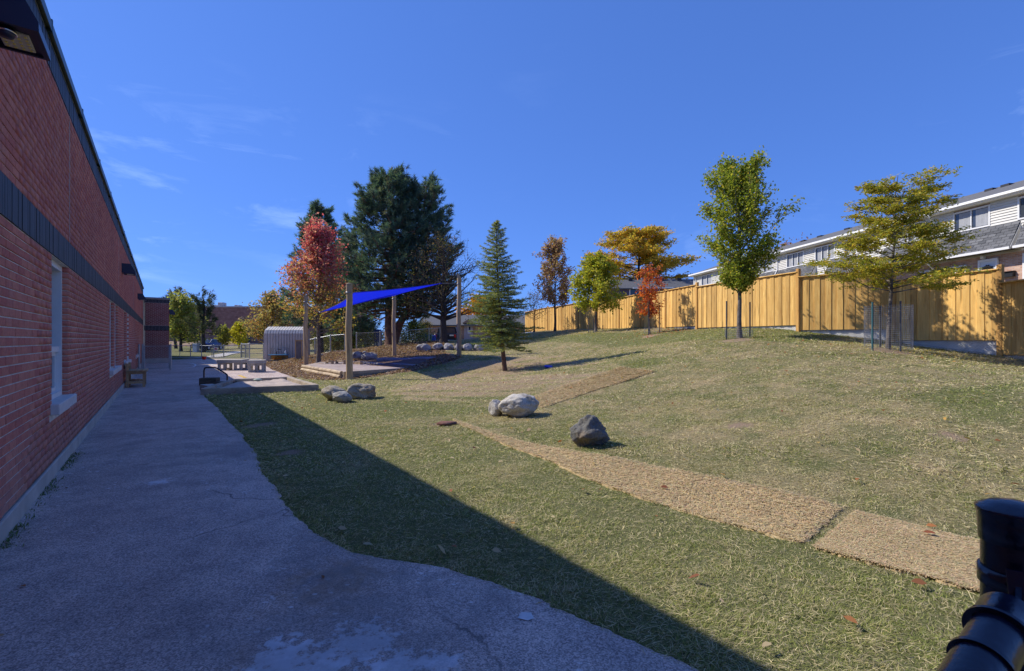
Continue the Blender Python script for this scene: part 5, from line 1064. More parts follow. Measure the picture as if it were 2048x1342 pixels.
# shrubs below the pines
for i, (px, Y, h, w_, c_, lb) in enumerate([(722, 46, 2.2, 1.6, [(.26, .26, .05, 3), (.16, .18, .05, 3)], 'yellow green shrub behind the slope fence by the nearest post'), (826, 47, 2.3, 1.9, [(.30, .28, .05, 3), (.18, .2, .05, 3), (.1, .12, .04, 2)], 'golden green shrub beyond the taller fence'), (690, 50, 2.0, 1.8, [(.30, .2, .05, 2), (.2, .2, .05, 3)], 'mixed orange shrub behind the maple'), (665, 52, 2.2, 1.8, [(.12, .13, .04, 3), (.2, .2, .05, 2)], 'dim green shrub behind the maple trunk'), (742, 56, 3.4, 3.0, [(.07, .08, .04, 3), (.12, .1, .06, 2)], 'dark tall shrub mass behind the blue cabin'), (795, 58, 3.2, 2.8, [(.09, .09, .05, 3), (.16, .12, .07, 2)], 'dark brown shrub behind the leaning pine trunk'), (850, 60, 3.0, 2.4, [(.12, .10, .05, 3), (.2, .15, .07, 2)], 'brown green shrub by the teal bin'), (640, 58, 3.0, 3.0, [(.1, .11, .05, 3), (.22, .16, .06, 2)], 'dark shrub mass behind the maple and slope fence')]):
    broadleaf('shrub', lb, at(px, Y), h, .15, [(.05, w_ * .7), (.5, w_), (.85, w_ * .7), (1, .2)], 22, 12, 9, .2, c_, darkbarkM, .06, .7, 90 + i, .5, .2, .6, group=None, cat='shrub', parts=('stem', 'foliage'))
# ---- conifers
def needles(P, D, size, wid, tint, parent, name='crown'):
    N = len(P); D = D / (np.linalg.norm(D, axis=1, keepdims=True) + 1e-9); n_ = RNG.normal(size=(N, 3)); s_ = np.cross(D, n_); s_ /= (np.linalg.norm(s_, axis=1, keepdims=True) + 1e-9)
    V = np.stack([P - s_ * wid[:, None], P + s_ * wid[:, None], P + D * size[:, None]], 1).reshape(-1, 3)
    return link(name, npmesh(name, V, np.arange(3 * N).reshape(-1, 3), np.repeat(tint, 3, 0)), needleM, parent)
def pine(name, label, base, H, h0, prof, limbs, tufts, cols, seed, tr=.3, tn=16, ts=.26, tw=.018, rise=.25, lean=(0, 0), leaders=1, deadlow=.0, shape=1.0):
    r = random.Random(seed); t = thing(name, label, 'pine tree', base); m = MB(); Z_ = np.array([p[0] for p in prof]) * H; Rr = np.array([p[1] for p in prof]); TP = []; TD = []; TF = []
    for ld in range(leaders):
        lx, ly = (0, 0) if ld == 0 else lean; Hh = H * (1 if ld == 0 else .96); k = 8
        tp = [Vector((lx * min(1, (i / k) * 2.2) + .12 * sin(i * 1.2 + seed + ld), ly * min(1, (i / k) * 2.2) + .12 * cos(i * 1.7 + seed), Hh * .97 * i / k)) for i in range(k + 1)]; tp[0] = Vector((0, 0, 0))
        def tk(z): f = min(max(z / (Hh * .97), 0), 1) * k; i = min(int(f), k - 1); return tp[i].lerp(tp[i + 1], f - i)
        rad = lambda z: tr * (1 - .9 * z / Hh) * (1 if ld == 0 else .7) + .02
        m.tube([Vector((0, 0, -.3))] + tp, [tr * 1.5, tr * 1.2] + [rad(p.z) for p in tp[1:]], 10)
        nl = limbs if ld == 0 else limbs // 2
        for i in range(nl):
            f = (i + r.random()) / nl; zs = h0 + (Hh * .97 - h0) * f; az = i * 2.39996 + r.uniform(-.6, .6); R = np.interp(zs, Z_, Rr) * r.uniform(.6, 1.1) * (1 if ld == 0 else .75); p0 = tk(zs); zt = zs + rise * R * (0.2 + f); e = p0 + Vector((R * cos(az), R * sin(az), zt - zs)); mid = p0.lerp(e, .55) + Vector((0, 0, -.10 * R)); q = [p0, p0.lerp(mid, .5), mid, mid.lerp(e, .5), e]; r0 = min(rad(zs) * .4, .09); m.tube(q, [r0, r0 * .8, r0 * .55, r0 * .4, .015], 5, cap=False)
            for j in range(tufts):
                g = r.uniform(.30, 1.02) ** .65; fi = min(g, .999) * 4; ii = int(fi); c = q[ii].lerp(q[ii + 1], fi - ii); side = Vector((-sin(az), cos(az), 0)) * r.gauss(0, .22 * R * (1.1 - .5 * g) * shape); d = (Vector((cos(az), sin(az), .5)) + side * .6 / max(R, .1) + Vector((0, 0, r.uniform(0, .5)))).normalized(); b_ = c + side + Vector((0, 0, r.gauss(.08, .30)))
                if j % 4 == 0: m.tube([c, b_], [r0 * .3 + .006, .006], 4, cap=False)
                if f < deadlow and r.random() < .75: continue
                TP.append(b_); TD.append(d); TF.append(f)
    m.build('trunk', redbarkM if seed % 2 else darkbarkM, t); P = np.repeat(np.array([tuple(p) for p in TP]), tn, 0); Dm = np.repeat(np.array([tuple(d) for d in TD]), tn, 0); N = len(P)
    D = Dm * .75 + RNG.normal(size=(N, 3)) * .6; along_ = RNG.uniform(-.9, .35, (N, 1)) * ts * .8; P = P + Dm * along_ + RNG.normal(size=(N, 3)) * .02
    tc = np.repeat(pick(cols, len(TP), .38), tn, 0) * RNG.uniform(.8, 1.2, (N, 1))
    needles(P, D, ts * RNG.uniform(.7, 1.2, N), np.full(N, tw), tc, t); return t
pc = [(.105, .165, .12, 4), (.15, .215, .135, 3), (.07, .115, .095, 3), (.2, .22, .13, 1)]
pb = ta('pine'); pine('dark_pine', 'huge dark double topped pine with a leaning trunk on the mulch', pb + Vector((-.6, 2, 0)), zat(347, 38) - pb.z, 2.2, [(.1, 3.2), (.25, 4.4), (.45, 4.5), (.62, 3.7), (.8, 2.6), (.93, 1.7), (1, .7)], 150, 27, pc, 3, .42, 26, .34, .021, .28, (2.6, .3), 2, .06)
p2 = at(640, 50); pine('dark_pine', 'second dark pine half hidden behind the red maple', p2, zat(408, 50) - p2.z, 3, [(.15, 3), (.3, 3.8), (.6, 3.0), (.85, 2.2), (1, .6)], 80, 24, pc, 8, .35, 22, .38, .027, .3)
p3 = at(700, 46); pine('dark_pine', 'lower broad pine filling the gap between maple and the huge pine', p3, zat(470, 46) - p3.z, 1.5, [(.1, 2.6), (.3, 3.3), (.6, 2.6), (1, .6)], 70, 24, pc, 13, .3, 22, .34, .024, .25)
p4 = at(407, 58); pine('sparse_pine', 'tall thin pine with flat sparse top before the far brick building', p4, zat(586, 58) - p4.z, 2.2, [(.3, 1.9), (.5, 2.2), (.62, .7), (.8, .9), (.95, 2.0), (1, 1.6)], 24, 16, [(.08, .095, .05, 3), (.11, .11, .05, 3), (.05, .07, .05, 3)], 20, .24, 12, .42, .03, .1)
p5 = at(352, 70); pine('sparse_pine', 'brownish pine top showing above the brick wing', p5, zat(580, 70) - p5.z, 2.5, [(.3, 1.8), (.6, 2.0), (.85, 1.6), (1, .9)], 28, 16, [(.09, .08, .05, 3), (.12, .10, .06, 3), (.05, .06, .04, 3)], 22, .2, 12, .42, .03, .2)
# young spruce
def spruce(label, base, H, h0, R0, seed, lean):
    r = random.Random(seed); t = thing('young_spruce', label, 'spruce tree', base); m = MB(); k = 8; tp = [Vector((lean * (1 - (i / k)) ** 2 - lean + .0, .0, H * i / k)) + Vector((-lean * 0, 0, 0)) for i in range(k + 1)]; off = tp[0].copy(); tp = [p - off for p in tp]
    m.tube([Vector((.03, 0, -.2))] + tp, [.11, .10] + [.09 * (1 - i / k) + .008 for i in range(1, k + 1)], 10)
    def tk(z): f = min(max(z / H, 0), .999) * k; i = int(f); return tp[i].lerp(tp[i + 1], f - i)
    P = []; D = []; nl = 150
    for i in range(nl):
        f = ((i + r.random()) / nl) ** 1.0; zs = h0 + (H * .985 - h0) * f; R = (R0 * (1 - f) ** .74 + .06) * r.uniform(.52, 1.16) * min(1, .72 + f * 3); az = i * 2.39996 + r.uniform(-.4, .4); p0 = tk(zs); dz = R * (-.22 + .75 * f); e = p0 + Vector((R * cos(az), R * sin(az), dz)); mid = p0.lerp(e, .55) + Vector((0, 0, -.06 * R)); m.tube([p0, mid, e], [.018 * (1 - f) + .006, .010, .003], 4, cap=False)
        out_ = Vector((cos(az), sin(az), 0)); sd = Vector((-sin(az), cos(az), 0)); nb_ = max(4, int(R * 8))
        for j in range(nb_):
            g = (j + r.random()) / nb_; c = (p0.lerp(mid, g / .55) if g < .55 else mid.lerp(e, (g - .55) / .45)); 
            for sg in (-1, 1):
                L_ = R * .42 * (1.15 - g) * r.uniform(.6, 1.2) + .06; d = (sd * sg + out_ * .9 + Vector((0, 0, r.uniform(-.22, .28)))).normalized(); ns = max(3, int(L_ / .035))
                for q in range(ns): P.append(c + d * L_ * q / ns); D.append(d)
            P.append(c); D.append(out_)
    P = np.array([tuple(p) for p in P]); D = np.array([tuple(d) for d in D]); n = 6; P = np.repeat(P, n, 0); D = np.repeat(D, n, 0); N = len(P); D = D * .85 + RNG.normal(size=(N, 3)) * .55 + np.array([0, 0, .12])
    m.build('trunk', redbarkM, t); sz = RNG.uniform(.06, .10, N); tc = pick([(.26, .30, .09, 4), (.37, .38, .10, 3), (.15, .20, .11, 3), (.42, .39, .11, 1.3), (.2, .27, .23, 2)], N // n, .25).repeat(n, 0)[:N]
    needles(P, D, sz, np.full(N, .0075), tc, t); return t
spruce('young blue green spruce with leaning bare trunk foot on the dry sod', ta('spruce'), Hof('spruce', 440), 1.0, 1.62, 5, .34)
# ---------------------------------------------------------------- tree guards and stakes
stakeM = mat('green_steel_stake', (.04, .12, .13), .5, .1, 4, 0); cageM = mat('cage_wire', (.42, .43, .44), .5, .1, 6, 0, metal=.3); darkst = mat('dark_stake', (.06, .065, .08), .5, .1, 4, 0)
def guard(label, key, px0, px1, ytop, stakes, zlo=0, full=True, pitch=.05, wr=.0022, hgt=None):
    b_ = ta(key); Y = b_.y; w_ = (px1 - px0) * Y / F; xc = ((px0 + px1) / 2 - CX) / F * Y; zb_ = Z(xc, Y); h = zat(ytop, Y) - zb_ if hgt is None else hgt; t = thing('tree_guard', label, 'tree guard', (xc, Y, zb_), 0, 'wire guards round the young trees'); R = w_ / 2; m = MB(); a1 = 2 * pi if full else 1.5 * pi
    if h > .05:
        zz = zlo
        while zz <= h: m.tube([(R * cos(a), R * sin(a), zz + .012 * sin(3 * a)) for a in np.linspace(.3, .3 + a1, 25)], wr, 3, cap=False, smooth=False); zz += pitch
        for k in range(int(a1 * R / pitch)): a = .3 + a1 * k / int(a1 * R / pitch); m.tube([(R * cos(a), R * sin(a), zlo), (R * cos(a), R * sin(a), h)], wr, 3, cap=False, smooth=False)
        tag(m.build('wire_mesh', cageM, t), kind='stuff')
    for px, yt, dy, mt in stakes:
        x = (px - CX) / F * (Y + dy) - xc; z0 = Z(xc + x, Y + dy) - zb_; h_ = zat(yt, Y + dy) - zb_; MB().bar((x, dy, z0 - .1), (x, dy, h_), .035, .035, .004, up=(1, 0, 0)).build('stake', mt, t)
guard('tall wire cage with a teal stake round the olive gold tree', 'locust', 1737, 1815, 611, [(1745, 604, -.35, stakeM), (1760, 612, .3, darkst), (1801, 602, -.3, darkst)], .0, True, .052, .0022)
guard('two dark stakes and low wire ring round the tall green tree', 'green', 1452, 1503, 660, [(1453, 602, -.1, darkst), (1500, 604, -.1, darkst)], .02, True, .06, .0022)
guard('wire cage and stakes round the red leaved sapling', 'red', 1288, 1322, 655, [(1297, 610, -.2, darkst), (1319, 611, -.2, darkst)], .02, True, .08, .003)
guard('wire cage and stake beside the bushy yellow tree', 'yellow', 1177, 1208, 660, [(1187, 636, -.3, darkst), (1177, 634, .2, darkst), (1206, 650, -.3, darkst)], .02, True, .08, .003)
# ---------------------------------------------------------------- far brick building and things behind the mulch slope
FB = thing('far_brick_building', 'long low red brick building beyond the yard with rooftop units', 'building', ((330 - CX) / F * 96, 96, 0), RAD(3))
kf = 96 / F; HB_ = zat(614, 96)
fbm_ = tanbrick(); fbm_.name = 'far_red_brick'
for nd in fbm_.node_tree.nodes:
    if nd.type == 'TEX_BRICK': nd.inputs['Color1'].default_value = (.26, .11, .085, 1); nd.inputs['Color2'].default_value = (.36, .17, .13, 1); nd.inputs['Mortar'].default_value = (.30, .2, .17, 1); nd.inputs['Row Height'].default_value = .2; nd.inputs['Brick Width'].default_value = .6; nd.inputs['Mortar Size'].default_value = .02
MB().span((-25, 0, -.5), (36, 14, HB_)).build('wall', fbm_, FB); MB().span((-25, -.1, HB_), (36.1, 14, HB_ + .22)).build('coping', mat('pale_coping', (.5, .46, .46), .6, .05, 3, 0), FB)
for a, b, h_ in ((424, 434, 9), (457, 460, 4), (463.5, 466.5, 3.5), (500, 501.5, 2), (408, 421, 3.5)): MB().span(((a - 330) * kf, 1.5, HB_ + .2), ((b - 330) * kf, 3.0, HB_ + .2 + h_ * kf), .05).build('rooftop_unit', mat('rooftop_metal', (.40, .38, .38), .6, .15, 2), FB)
MB().span(((489 - 330) * kf, -.08, zat(683, 96)), ((505 - 330) * kf, .02, zat(657, 96))).build('door', mat('dark_door', (.04, .04, .06), .5, .2, 1), FB); MB().span(((497 - 330) * kf, -.1, zat(683, 96)), ((504 - 330) * kf, -.07, zat(674, 96))).build('door_panel', mat('brown_panel', (.2, .13, .09), .7, .2, 1), FB)
# berm of bare earth before it
bmx = np.linspace(-66, -44, 40); m = MB(); V = []
for i, x in enumerate(bmx):
    for j, y in enumerate(np.linspace(76, 92, 9)): V.append((x, y, -.1 + (1.15 + .35 * float(vnoise(np.array(x * .7), np.array(y * .5), 8))) * sin(pi * j / 8) * min(1, (x + 66) / 4, (-44 - x) / 3 + .0)))
earth = mat('bare_earth', (.24, .16, .10), .95, .3, 1.5, .5, 10); tag(link('earth_berm', npmesh('earth_berm', V, [(i * 9 + j, i * 9 + 9 + j, i * 9 + 10 + j, i * 9 + j + 1) for i in range(39) for j in range(8)], None, True), earth), kind='structure')
# blue car parked beyond the yard fence
cx0 = (417 - CX) / F * 66; car = thing('parked_car', 'small blue car facing the yard, parked beyond the chain link fence', 'car', (cx0, 66, Z(cx0, 66) - .0), 0)
cb = mat('blue_car_paint', (.03, .06, .22), .3, .05, 2, 0, spec=.6); 
def shell(m, secs):     # stacked rounded rectangles (z, half width, y front, y back)
    V = []; n = 16
    for z, hw_, y0, y1 in secs:
        for q in range(n):
            a = 2 * pi * q / n; c, s_ = cos(a), sin(a); e = .55; V.append((hw_ * (abs(c) ** e) * (1 if c > 0 else -1), (y0 + y1) / 2 + (y1 - y0) / 2 * (abs(s_) ** e) * (1 if s_ > 0 else -1), z))
    k = len(secs); m.add(V, [(i * n + q, i * n + (q + 1) % n, (i + 1) * n + (q + 1) % n, (i + 1) * n + q) for i in range(k - 1) for q in range(n)] + [tuple(range((k - 1) * n, k * n))], True)
m = MB(); shell(m, [(.28, .80, -2.1, 2.1), (.5, .88, -2.2, 2.2), (.8, .88, -2.15, 2.2), (.93, .84, -1.9, 2.15), (.98, .80, -1.2, 2.0)]); m.build('body', cb, car)
m = MB(); shell(m, [(.96, .80, -1.1, 1.9), (1.3, .68, -.4, 1.5), (1.42, .60, -.1, 1.3)]); m.build('cabin', mat('car_glass', (.03, .04, .06), .1, .05, 2, 0, spec=.8), car); m = MB(); shell(m, [(1.40, .63, -.2, 1.4), (1.46, .56, 0, 1.2)]); m.build('roof', cb, car)
for sg_ in (-1, 1):
    MB().tube([(.80 * sg_, -1.1, .98), (.66 * sg_, -.35, 1.36), (.58 * sg_, -.2, 1.42)], .03, 6).build('pillar', mat('pale_trim', (.6, .62, .66), .3, .05, 2, 0), car); MB().box((.6 * sg_, -2.14, .68), (.3, .1, .14), None, .03).build('headlight', MATS['pale_trim'], car); MB().box((.95 * sg_, -.9, 1.0), (.16, .08, .12), None, .02).build('mirror', cb, car)
    for yy in (-1.35, 1.35): w1 = MB().tube([(.72 * sg_, yy, .32), (.9 * sg_, yy, .32)], .32, 18).build('wheel', MATS['black_vent'], car); MB().tube([(.895 * sg_, yy, .32), (.91 * sg_, yy, .32)], .19, 14).build('rim', MATS['pale_trim'], w1)
MB().box((0, -2.19, .5), (1.0, .04, .16), None, .01).build('grille', MATS['black_vent'], car); MB().tube([(-.58, -.2, 1.42), (.58, -.2, 1.42)], .03, 6).build('roof_trim', MATS['pale_trim'], car)
ub = thing('utility_box', 'pale grey utility cabinet beyond the yard fence near the blue car', 'utility box', at(392, 58)); MB().span((-.26, -.25, 0), (.26, .25, 1.0), .02).build('cabinet', mat('pale_grey_metal', (.5, .51, .53), .5, .08, 3, 0), ub); MB().span((-.29, -.28, 1.0), (.29, .28, 1.05), .01).build('lid', MATS['pale_grey_metal'], ub); MB().span((-.22, -.262, .1), (.22, -.25, .92), .005).build('door', MATS['pale_grey_metal'], ub)
# brown bungalow, dark truck, bins beyond the bare trees
bx = thing('brown_bungalow', 'low brown brick bungalow with grey roof behind the tallest post', 'house', ((845 - CX) / F * 64, 64, 0), RAD(2)); kb = 64 / F
Zb = lambda py: zat(py, 64)
MB().span((0, 0, 0), (205 * kb, 8, Zb(650))).build('wall', tbM, bx); m = MB(); m.prism([(-.7, Zb(652)), (-.7, Zb(650)), (3.6, Zb(627)), (8.5, Zb(650)), (8.5, Zb(652))], 0, -.5, 208 * kb); m.build('roof', shM, bx, recalc=True)
m = MB(); xg = (928 - 845) * kb; m.span((xg, -.2, 0), (xg + 18 * kb, .05, Zb(646))); gw = m.build('porch', mat('lilac_siding', (.36, .32, .36), .7, .1, 2), bx)
m = MB(); m.prism([(xg - .2, Zb(646)), (xg + 18 * kb + .2, Zb(646)), (xg + 9 * kb, Zb(638))], 1, -.5, .5); m.build('gable', mat('brown_gable', (.28, .19, .14), .8, .1, 2), bx, recalc=True)
MB().span((xg + .45, -.26, Zb(668)), (xg + 14 * kb, -.19, Zb(651))).build('door', mat('grey_white_door', (.55, .53, .56), .5, .05, 2, 0), bx); MB().span((xg + .62, -.275, Zb(660)), (xg + 13 * kb, -.255, Zb(653))).build('pane', glassM, bx)
Yt = 50; kt = Yt / F; tx = at(868, Yt); trk = thing('black_pickup', 'black pickup truck with a white plate parked beyond the bare tree', 'truck', (tx.x, Yt, tx.z), 0); TW = 46 * kt
bp = mat('black_truck_paint', (.012, .013, .02), .3, .1, 2, 0, spec=.6)
m = MB(); m.span((0, 0, .55), (TW, 4.8, 1.25), .1); m.build('body', bp, trk); m = MB(); m.prism([(.1, 1.25), (TW - .1, 1.25), (TW - .3, 1.95), (.3, 1.95)], 1, 1.2, 3.2); m.build('cab', bp, trk, recalc=True); MB().prism([(.32, 1.32), (TW - .32, 1.32), (TW - .42, 1.85), (.42, 1.85)], 1, 1.17, 1.21).build('pane', glassmat('rear_glass', (.16, .11, .08)), trk)
MB().span((.12, -.05, .6), (TW - .12, .0, 1.2), .02).build('tailgate', bp, trk); MB().span((TW * .68, -.07, 1.0), (TW * .86, -.05, 1.13)).build('plate', whM, trk); MB().span((.05, -.2, .45), (TW - .05, .0, .6), .03).build('bumper', mat('chrome_bumper', (.3, .3, .32), .25, .05, 2, 0, metal=1), trk)
for x in (.05, TW - .3):
    for y in (.9, 3.8): MB().tube([(x, y, .4), (x + .26, y, .4)], .4, 18).build('wheel', MATS['black_vent'], trk)
    MB().span((x + .02, -.06, .85), (x + .2, -.03, 1.15)).build('tail_light', MATS['sign_red'], trk)
def wheelie(label, px, Y, c, h, w_):
    p = at(px, Y); t = thing('wheeled_bin', label, 'bin', p); m = MB(); mm_ = mat('bin_' + label.split()[0], c, .5, .08, 3, 0)
    V = [(sx_ * w_ / 2 * f, sy * w_ / 2 * f, z) for f, z in ((.8, .08), (1, h)) for sx_, sy in ((-1, -1), (1, -1), (1, 1), (-1, 1))]; m.add(V, [(3, 2, 1, 0), (4, 5, 6, 7)] + [(i, (i + 1) % 4, 4 + (i + 1) % 4, 4 + i) for i in range(4)]); m.build('body', mm_, t); MB().bar((0, -w_ / 2 - .04, h + .03), (0, w_ / 2 + .05, h + .05), w_ * 1.06, .05, .01).build('lid', mm_, t)
    for x in (-w_ * .4, w_ * .4): MB().tube([(x - .03, w_ * .4, .1), (x + .03, w_ * .4, .1)], .1, 10).build('wheel', MATS['black_vent'], t)
wheelie('teal green waste bin beyond the slope top fence', 856, 48, (.02, .14, .12), 1.1, .75); wheelie('bright blue recycling bin beside the black pickup', 865.5, 49, (.01, .06, .5), .95, .55)
bt = at(756, 46); tb_ = thing('blue_cabin', 'dark blue portable toilet cabin behind the big pine trunk', 'portable toilet', bt); cbm = mat('navy_plastic', (.015, .04, .16), .5, .1, 2, 0)
MB().span((-.3, -.3, 0), (.3, .3, 1.9), .02).build('cabin', cbm, tb_); MB().prism([(-.34, 1.9), (.34, 1.9), (.2, 2.12), (-.2, 2.12)], 1, -.33, .33).build('roof', cbm, tb_, recalc=True); MB().span((-.22, -.33, .08), (.22, -.3, 1.8), .01).build('door', cbm, tb_)
for x in (-.14, .12): MB().span((x - .05, -.345, .5), (x + .05, -.33, .9)).build('vent_panel', whM, tb_)
# ---------------------------------------------------------------- mown grass: separate blades, denser and finer near the path
grassM = leafmat('grass_blade', .3, .65)
def in_view(X, Y, margin=2.0): return (np.abs(X) < (Y * 1.13 + margin)) & (Y > .8)
def scatter(r0, r1, dens, xr, yr):
    n = int(dens * (xr[1] - xr[0]) * (yr[1] - yr[0])); X = RNG.uniform(*xr, n); Y = RNG.uniform(*yr, n); d = np.hypot(X, Y); k = (d >= r0) & (d < r1) & in_view(X, Y); X, Y = X[k], Y[k]
    k = ~inpoly(X, Y, ASPH) | (polydist(X, Y, edge, False) < RNG.uniform(-.02, .035, len(X)))
    for P_ in MATPOLY: k &= ~(inpoly(X, Y, P_) & (polydist(X, Y, P_) > RNG.exponential(.05, len(X))))
    k &= ~inpoly(X, Y, PF) & ~inpoly(X, Y, SB); return X[k], Y[k]
def blades(name, zones):
    Vs = []; Ts = []
    for r0, r1, dens, ln, wd, xr, yr in zones:
        X, Y = scatter(r0, r1, dens, xr, yr); dry_, bare_ = lawn_masks(X, Y)
        mulm = np.where(inpoly(X, Y, mulchP), 1, -1) * polydist(X, Y, mulchP) + (fbm(X * 2, Y * 2, 55) - .5) * 1.2
        tuft = fbm(X * 7, Y * 7, 91, 2)
        k = (RNG.random(len(X)) > bare_ * .93) & (mulm < .05) & (RNG.random(len(X)) < .45 + 1.0 * tuft); X, Y, dry_, tuft = X[k], Y[k], dry_[k], tuft[k]; N = len(X)
        z = zterr(X, Y) + (fbm(X * .8, Y * .8, 41) - .5) * .07 * smooth(.1, 1.0, polydist(X, Y, ASPH)) - .004
        is_dry = RNG.random(N) < .26 + .72 * dry_
        az = RNG.uniform(0, 2 * pi, N) ; az = az + np.where(RNG.random(N) < .3, (fbm(X * 1.1, Y * 1.1, 17) - .5) * 7 - az * .7, 0)
        tilt = np.where(is_dry, RNG.beta(2, 6, N) * .9, RNG.beta(2, 2.6, N)) * 1.0 * (.55 + .9 * tuft)       # elevation of the blade
        L_ = ln * RNG.uniform(.55, 1.35, N) * np.where(is_dry, 1.1, 1.0) * (.65 + .8 * tuft)
        d = np.c_[np.cos(az) * np.cos(tilt), np.sin(az) * np.cos(tilt), np.sin(tilt)]; s_ = np.c_[-np.sin(az), np.cos(az), RNG.normal(0, .35, N)] * (wd * RNG.uniform(.7, 1.3, N) * .5)[:, None]
        P = np.c_[X, Y, z + np.where(is_dry, RNG.uniform(0, .022, N), 0)]; mid = P + d * L_[:, None] * .55; tip = P + d * L_[:, None] + np.c_[np.cos(az + 1.3) * .10 * L_, np.sin(az + 1.3) * .10 * L_, -.12 * L_ * np.cos(tilt)]
        Vs.append(np.stack([P - s_, P + s_, mid + s_ * .8, tip, mid - s_ * .8], 1).reshape(-1, 3))
        g = np.array([.215, .26, .07]) + RNG.random((N, 1)) * np.array([.13, .12, .03]); b = np.array([.48, .40, .225]) + RNG.random((N, 1)) ** 1.6 * np.array([.34, .31, .20]); yel = np.array([.36, .345, .14]) + RNG.random((N, 1)) * np.array([.1, .08, .02])
        c = np.where(is_dry[:, None], b, np.where((RNG.random(N) < .25 + .35 * dry_)[:, None], yel, g)) * RNG.uniform(.6, 1.25, (N, 1)); Ts.append(np.repeat(c, 5, 0))
    V = np.concatenate(Vs); T = np.concatenate(Ts); n = len(V) // 5
    o = link(name, npmesh(name, V, np.arange(5 * n).reshape(-1, 5), T), grassM); tag(o, kind='stuff'); print('blades', n); return o
blades('grass', [(0, 3.6, 15500, .040, .0021, (-2.5, 5), (.8, 4)), (3.6, 6, 8400, .041, .0028, (-5, 7.5), (1.2, 6.2)), (6, 9.5, 3200, .049, .0048, (-8, 9.5), (2.5, 9.6)), (9.5, 14, 1100, .058, .008, (-10, 14), (5, 14)), (14, 21, 380, .085, .014, (-11, 17.5), (9, 21)), (21, 34, 120, .10, .02, (-9, 16), (14, 34))])
# weeds along the foot of the wall
def weeds():
    Vs = []; Ts = []
    for t0, t1, n in ((4.9, 5.5, 170), (6.4, 7.1, 160), (7.5, 8.6, 260), (5.6, 6.3, 40)):
        t = RNG.uniform(t0, t1, n); o = .03 + np.abs(RNG.normal(0, .05, n)); X = t * UX + (o - WD) * NX; Y = t * UY + (o - WD) * NY; az = RNG.uniform(0, 2 * pi, n); tl = RNG.uniform(.1, 1.1, n); L_ = RNG.uniform(.015, .045, n); d = np.c_[np.cos(az) * np.cos(tl), np.sin(az) * np.cos(tl), np.sin(tl)] * L_[:, None]; s_ = np.c_[-np.sin(az), np.cos(az), 0 * az] * .003
        P = np.c_[X, Y, np.full(n, .006)]; Vs.append(np.stack([P - s_, P + s_, P + d * .6 + s_, P + d, P + d * .6 - s_], 1).reshape(-1, 3)); Ts.append(np.repeat(np.array([.12, .16, .05]) * RNG.uniform(.6, 1.6, (n, 1)), 5, 0))
    V = np.concatenate(Vs); tag(link('wall_weeds', npmesh('wall_weeds', V, np.arange(len(V)).reshape(-1, 5), np.concatenate(Ts)), grassM), kind='stuff')
weeds()
# fallen leaves on grass and asphalt
def litter():
    n = 420; X = RNG.uniform(-6, 12, n); Y = RNG.uniform(1.6, 15, n); k = in_view(X, Y) ; X, Y = X[k], Y[k]; ia = inpoly(X, Y, ASPH); k = ~ia | (RNG.random(len(X)) < .22); X, Y, ia = X[k], Y[k], ia[k]; n = len(X)
    z = np.where(ia, .014, zterr(X, Y) + (fbm(X * .8, Y * .8, 41) - .5) * .07 + .045); az = RNG.uniform(0, 2 * pi, n); L_ = RNG.uniform(.02, .042, n) * np.where(ia, .6, 1); u = np.c_[np.cos(az), np.sin(az), RNG.normal(0, .25, n)] * L_[:, None]; s_ = np.c_[-np.sin(az), np.cos(az), RNG.normal(0, .4, n)] * L_[:, None] * .5; P = np.c_[X, Y, z]
    up = np.array([0, 0, .006])
    V = np.stack([P - u, P - u * .3 + s_ + up, P + u * .4 + s_ * .8 + up, P + u, P + u * .4 - s_ * .8 + up, P - u * .3 - s_ + up], 1).reshape(-1, 3); c = pick([(.38, .16, .06, 3), (.5, .3, .08, 2), (.26, .1, .05, 2), (.55, .42, .25, 2)], n)
    tag(link('fallen_leaves', npmesh('fallen_leaves', V, np.arange(6 * n).reshape(-1, 6), np.repeat(c, 6, 0)), grassM), kind='stuff')
litter()
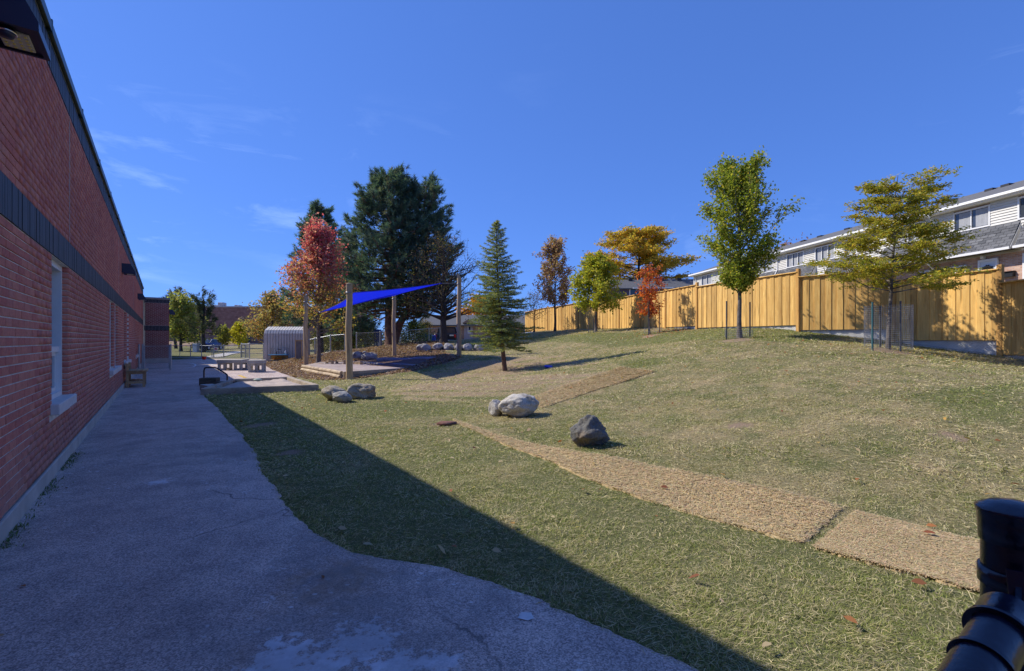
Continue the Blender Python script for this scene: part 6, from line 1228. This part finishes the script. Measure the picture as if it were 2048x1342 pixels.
def under_trees():
    Vs = []; Ts = []
    for key, n, c, L0 in (('locust', 420, [(.56, .40, .06, 3), (.42, .34, .08, 2)], .022), ('red', 260, [(.5, .1, .04, 3), (.4, .14, .05, 2)], .04), ('yellow', 220, [(.5, .42, .07, 3)], .04), ('green', 120, [(.36, .32, .06, 3), (.44, .3, .07, 1)], .035), ('maple', 300, [(.5, .16, .1, 3), (.42, .28, .08, 2)], .05)):
        b_ = ta(key); X = b_.x + RNG.normal(.5, 1.1, n); Y = b_.y + RNG.normal(-.2, 1.0, n); z = zterr(X, Y) + .05; az = RNG.uniform(0, 2 * pi, n); L_ = L0 * RNG.uniform(.6, 1.2, n); u = np.c_[np.cos(az), np.sin(az), RNG.normal(0, .25, n)] * L_[:, None]; s_ = np.c_[-np.sin(az), np.cos(az), RNG.normal(0, .4, n)] * L_[:, None] * .55; P = np.c_[X, Y, z]
        Vs.append(np.stack([P - u, P + s_, P + u, P - s_], 1).reshape(-1, 3)); Ts.append(np.repeat(pick(c, n), 4, 0))
    V = np.concatenate(Vs); tag(link('fallen_leaves', npmesh('fallen_leaves', V, np.arange(len(V)).reshape(-1, 4), np.concatenate(Ts)), grassM), kind='stuff')
under_trees()
# wood chips on the mulch bed
def chips():
    n = 60000; a = np.array(mulchP); lo, hi = a.min(0), a.max(0); X = RNG.uniform(lo[0], hi[0], n); Y = RNG.uniform(lo[1], hi[1], n); k = inpoly(X, Y, mulchP) & ~inpoly(X, Y, PF) & ~inpoly(X, Y, ASPH); X, Y = X[k], Y[k]; n = len(X)
    z = zterr(X, Y) + .03; az = RNG.uniform(0, 2 * pi, n); L_ = RNG.uniform(.03, .08, n); u = np.c_[np.cos(az), np.sin(az), RNG.normal(0, .35, n)] * L_[:, None]; s_ = np.c_[-np.sin(az), np.cos(az), RNG.normal(0, .5, n)] * .022; P = np.c_[X, Y, z]
    V = np.stack([P - u - s_, P - u + s_, P + u + s_, P + u - s_], 1).reshape(-1, 3); c = pick([(.30, .19, .12, 4), (.20, .12, .08, 3), (.42, .30, .2, 2)], n); tag(link('wood_chips', npmesh('wood_chips', V, np.arange(4 * n).reshape(-1, 4), np.repeat(c, 4, 0)), grassM), kind='stuff')
chips()
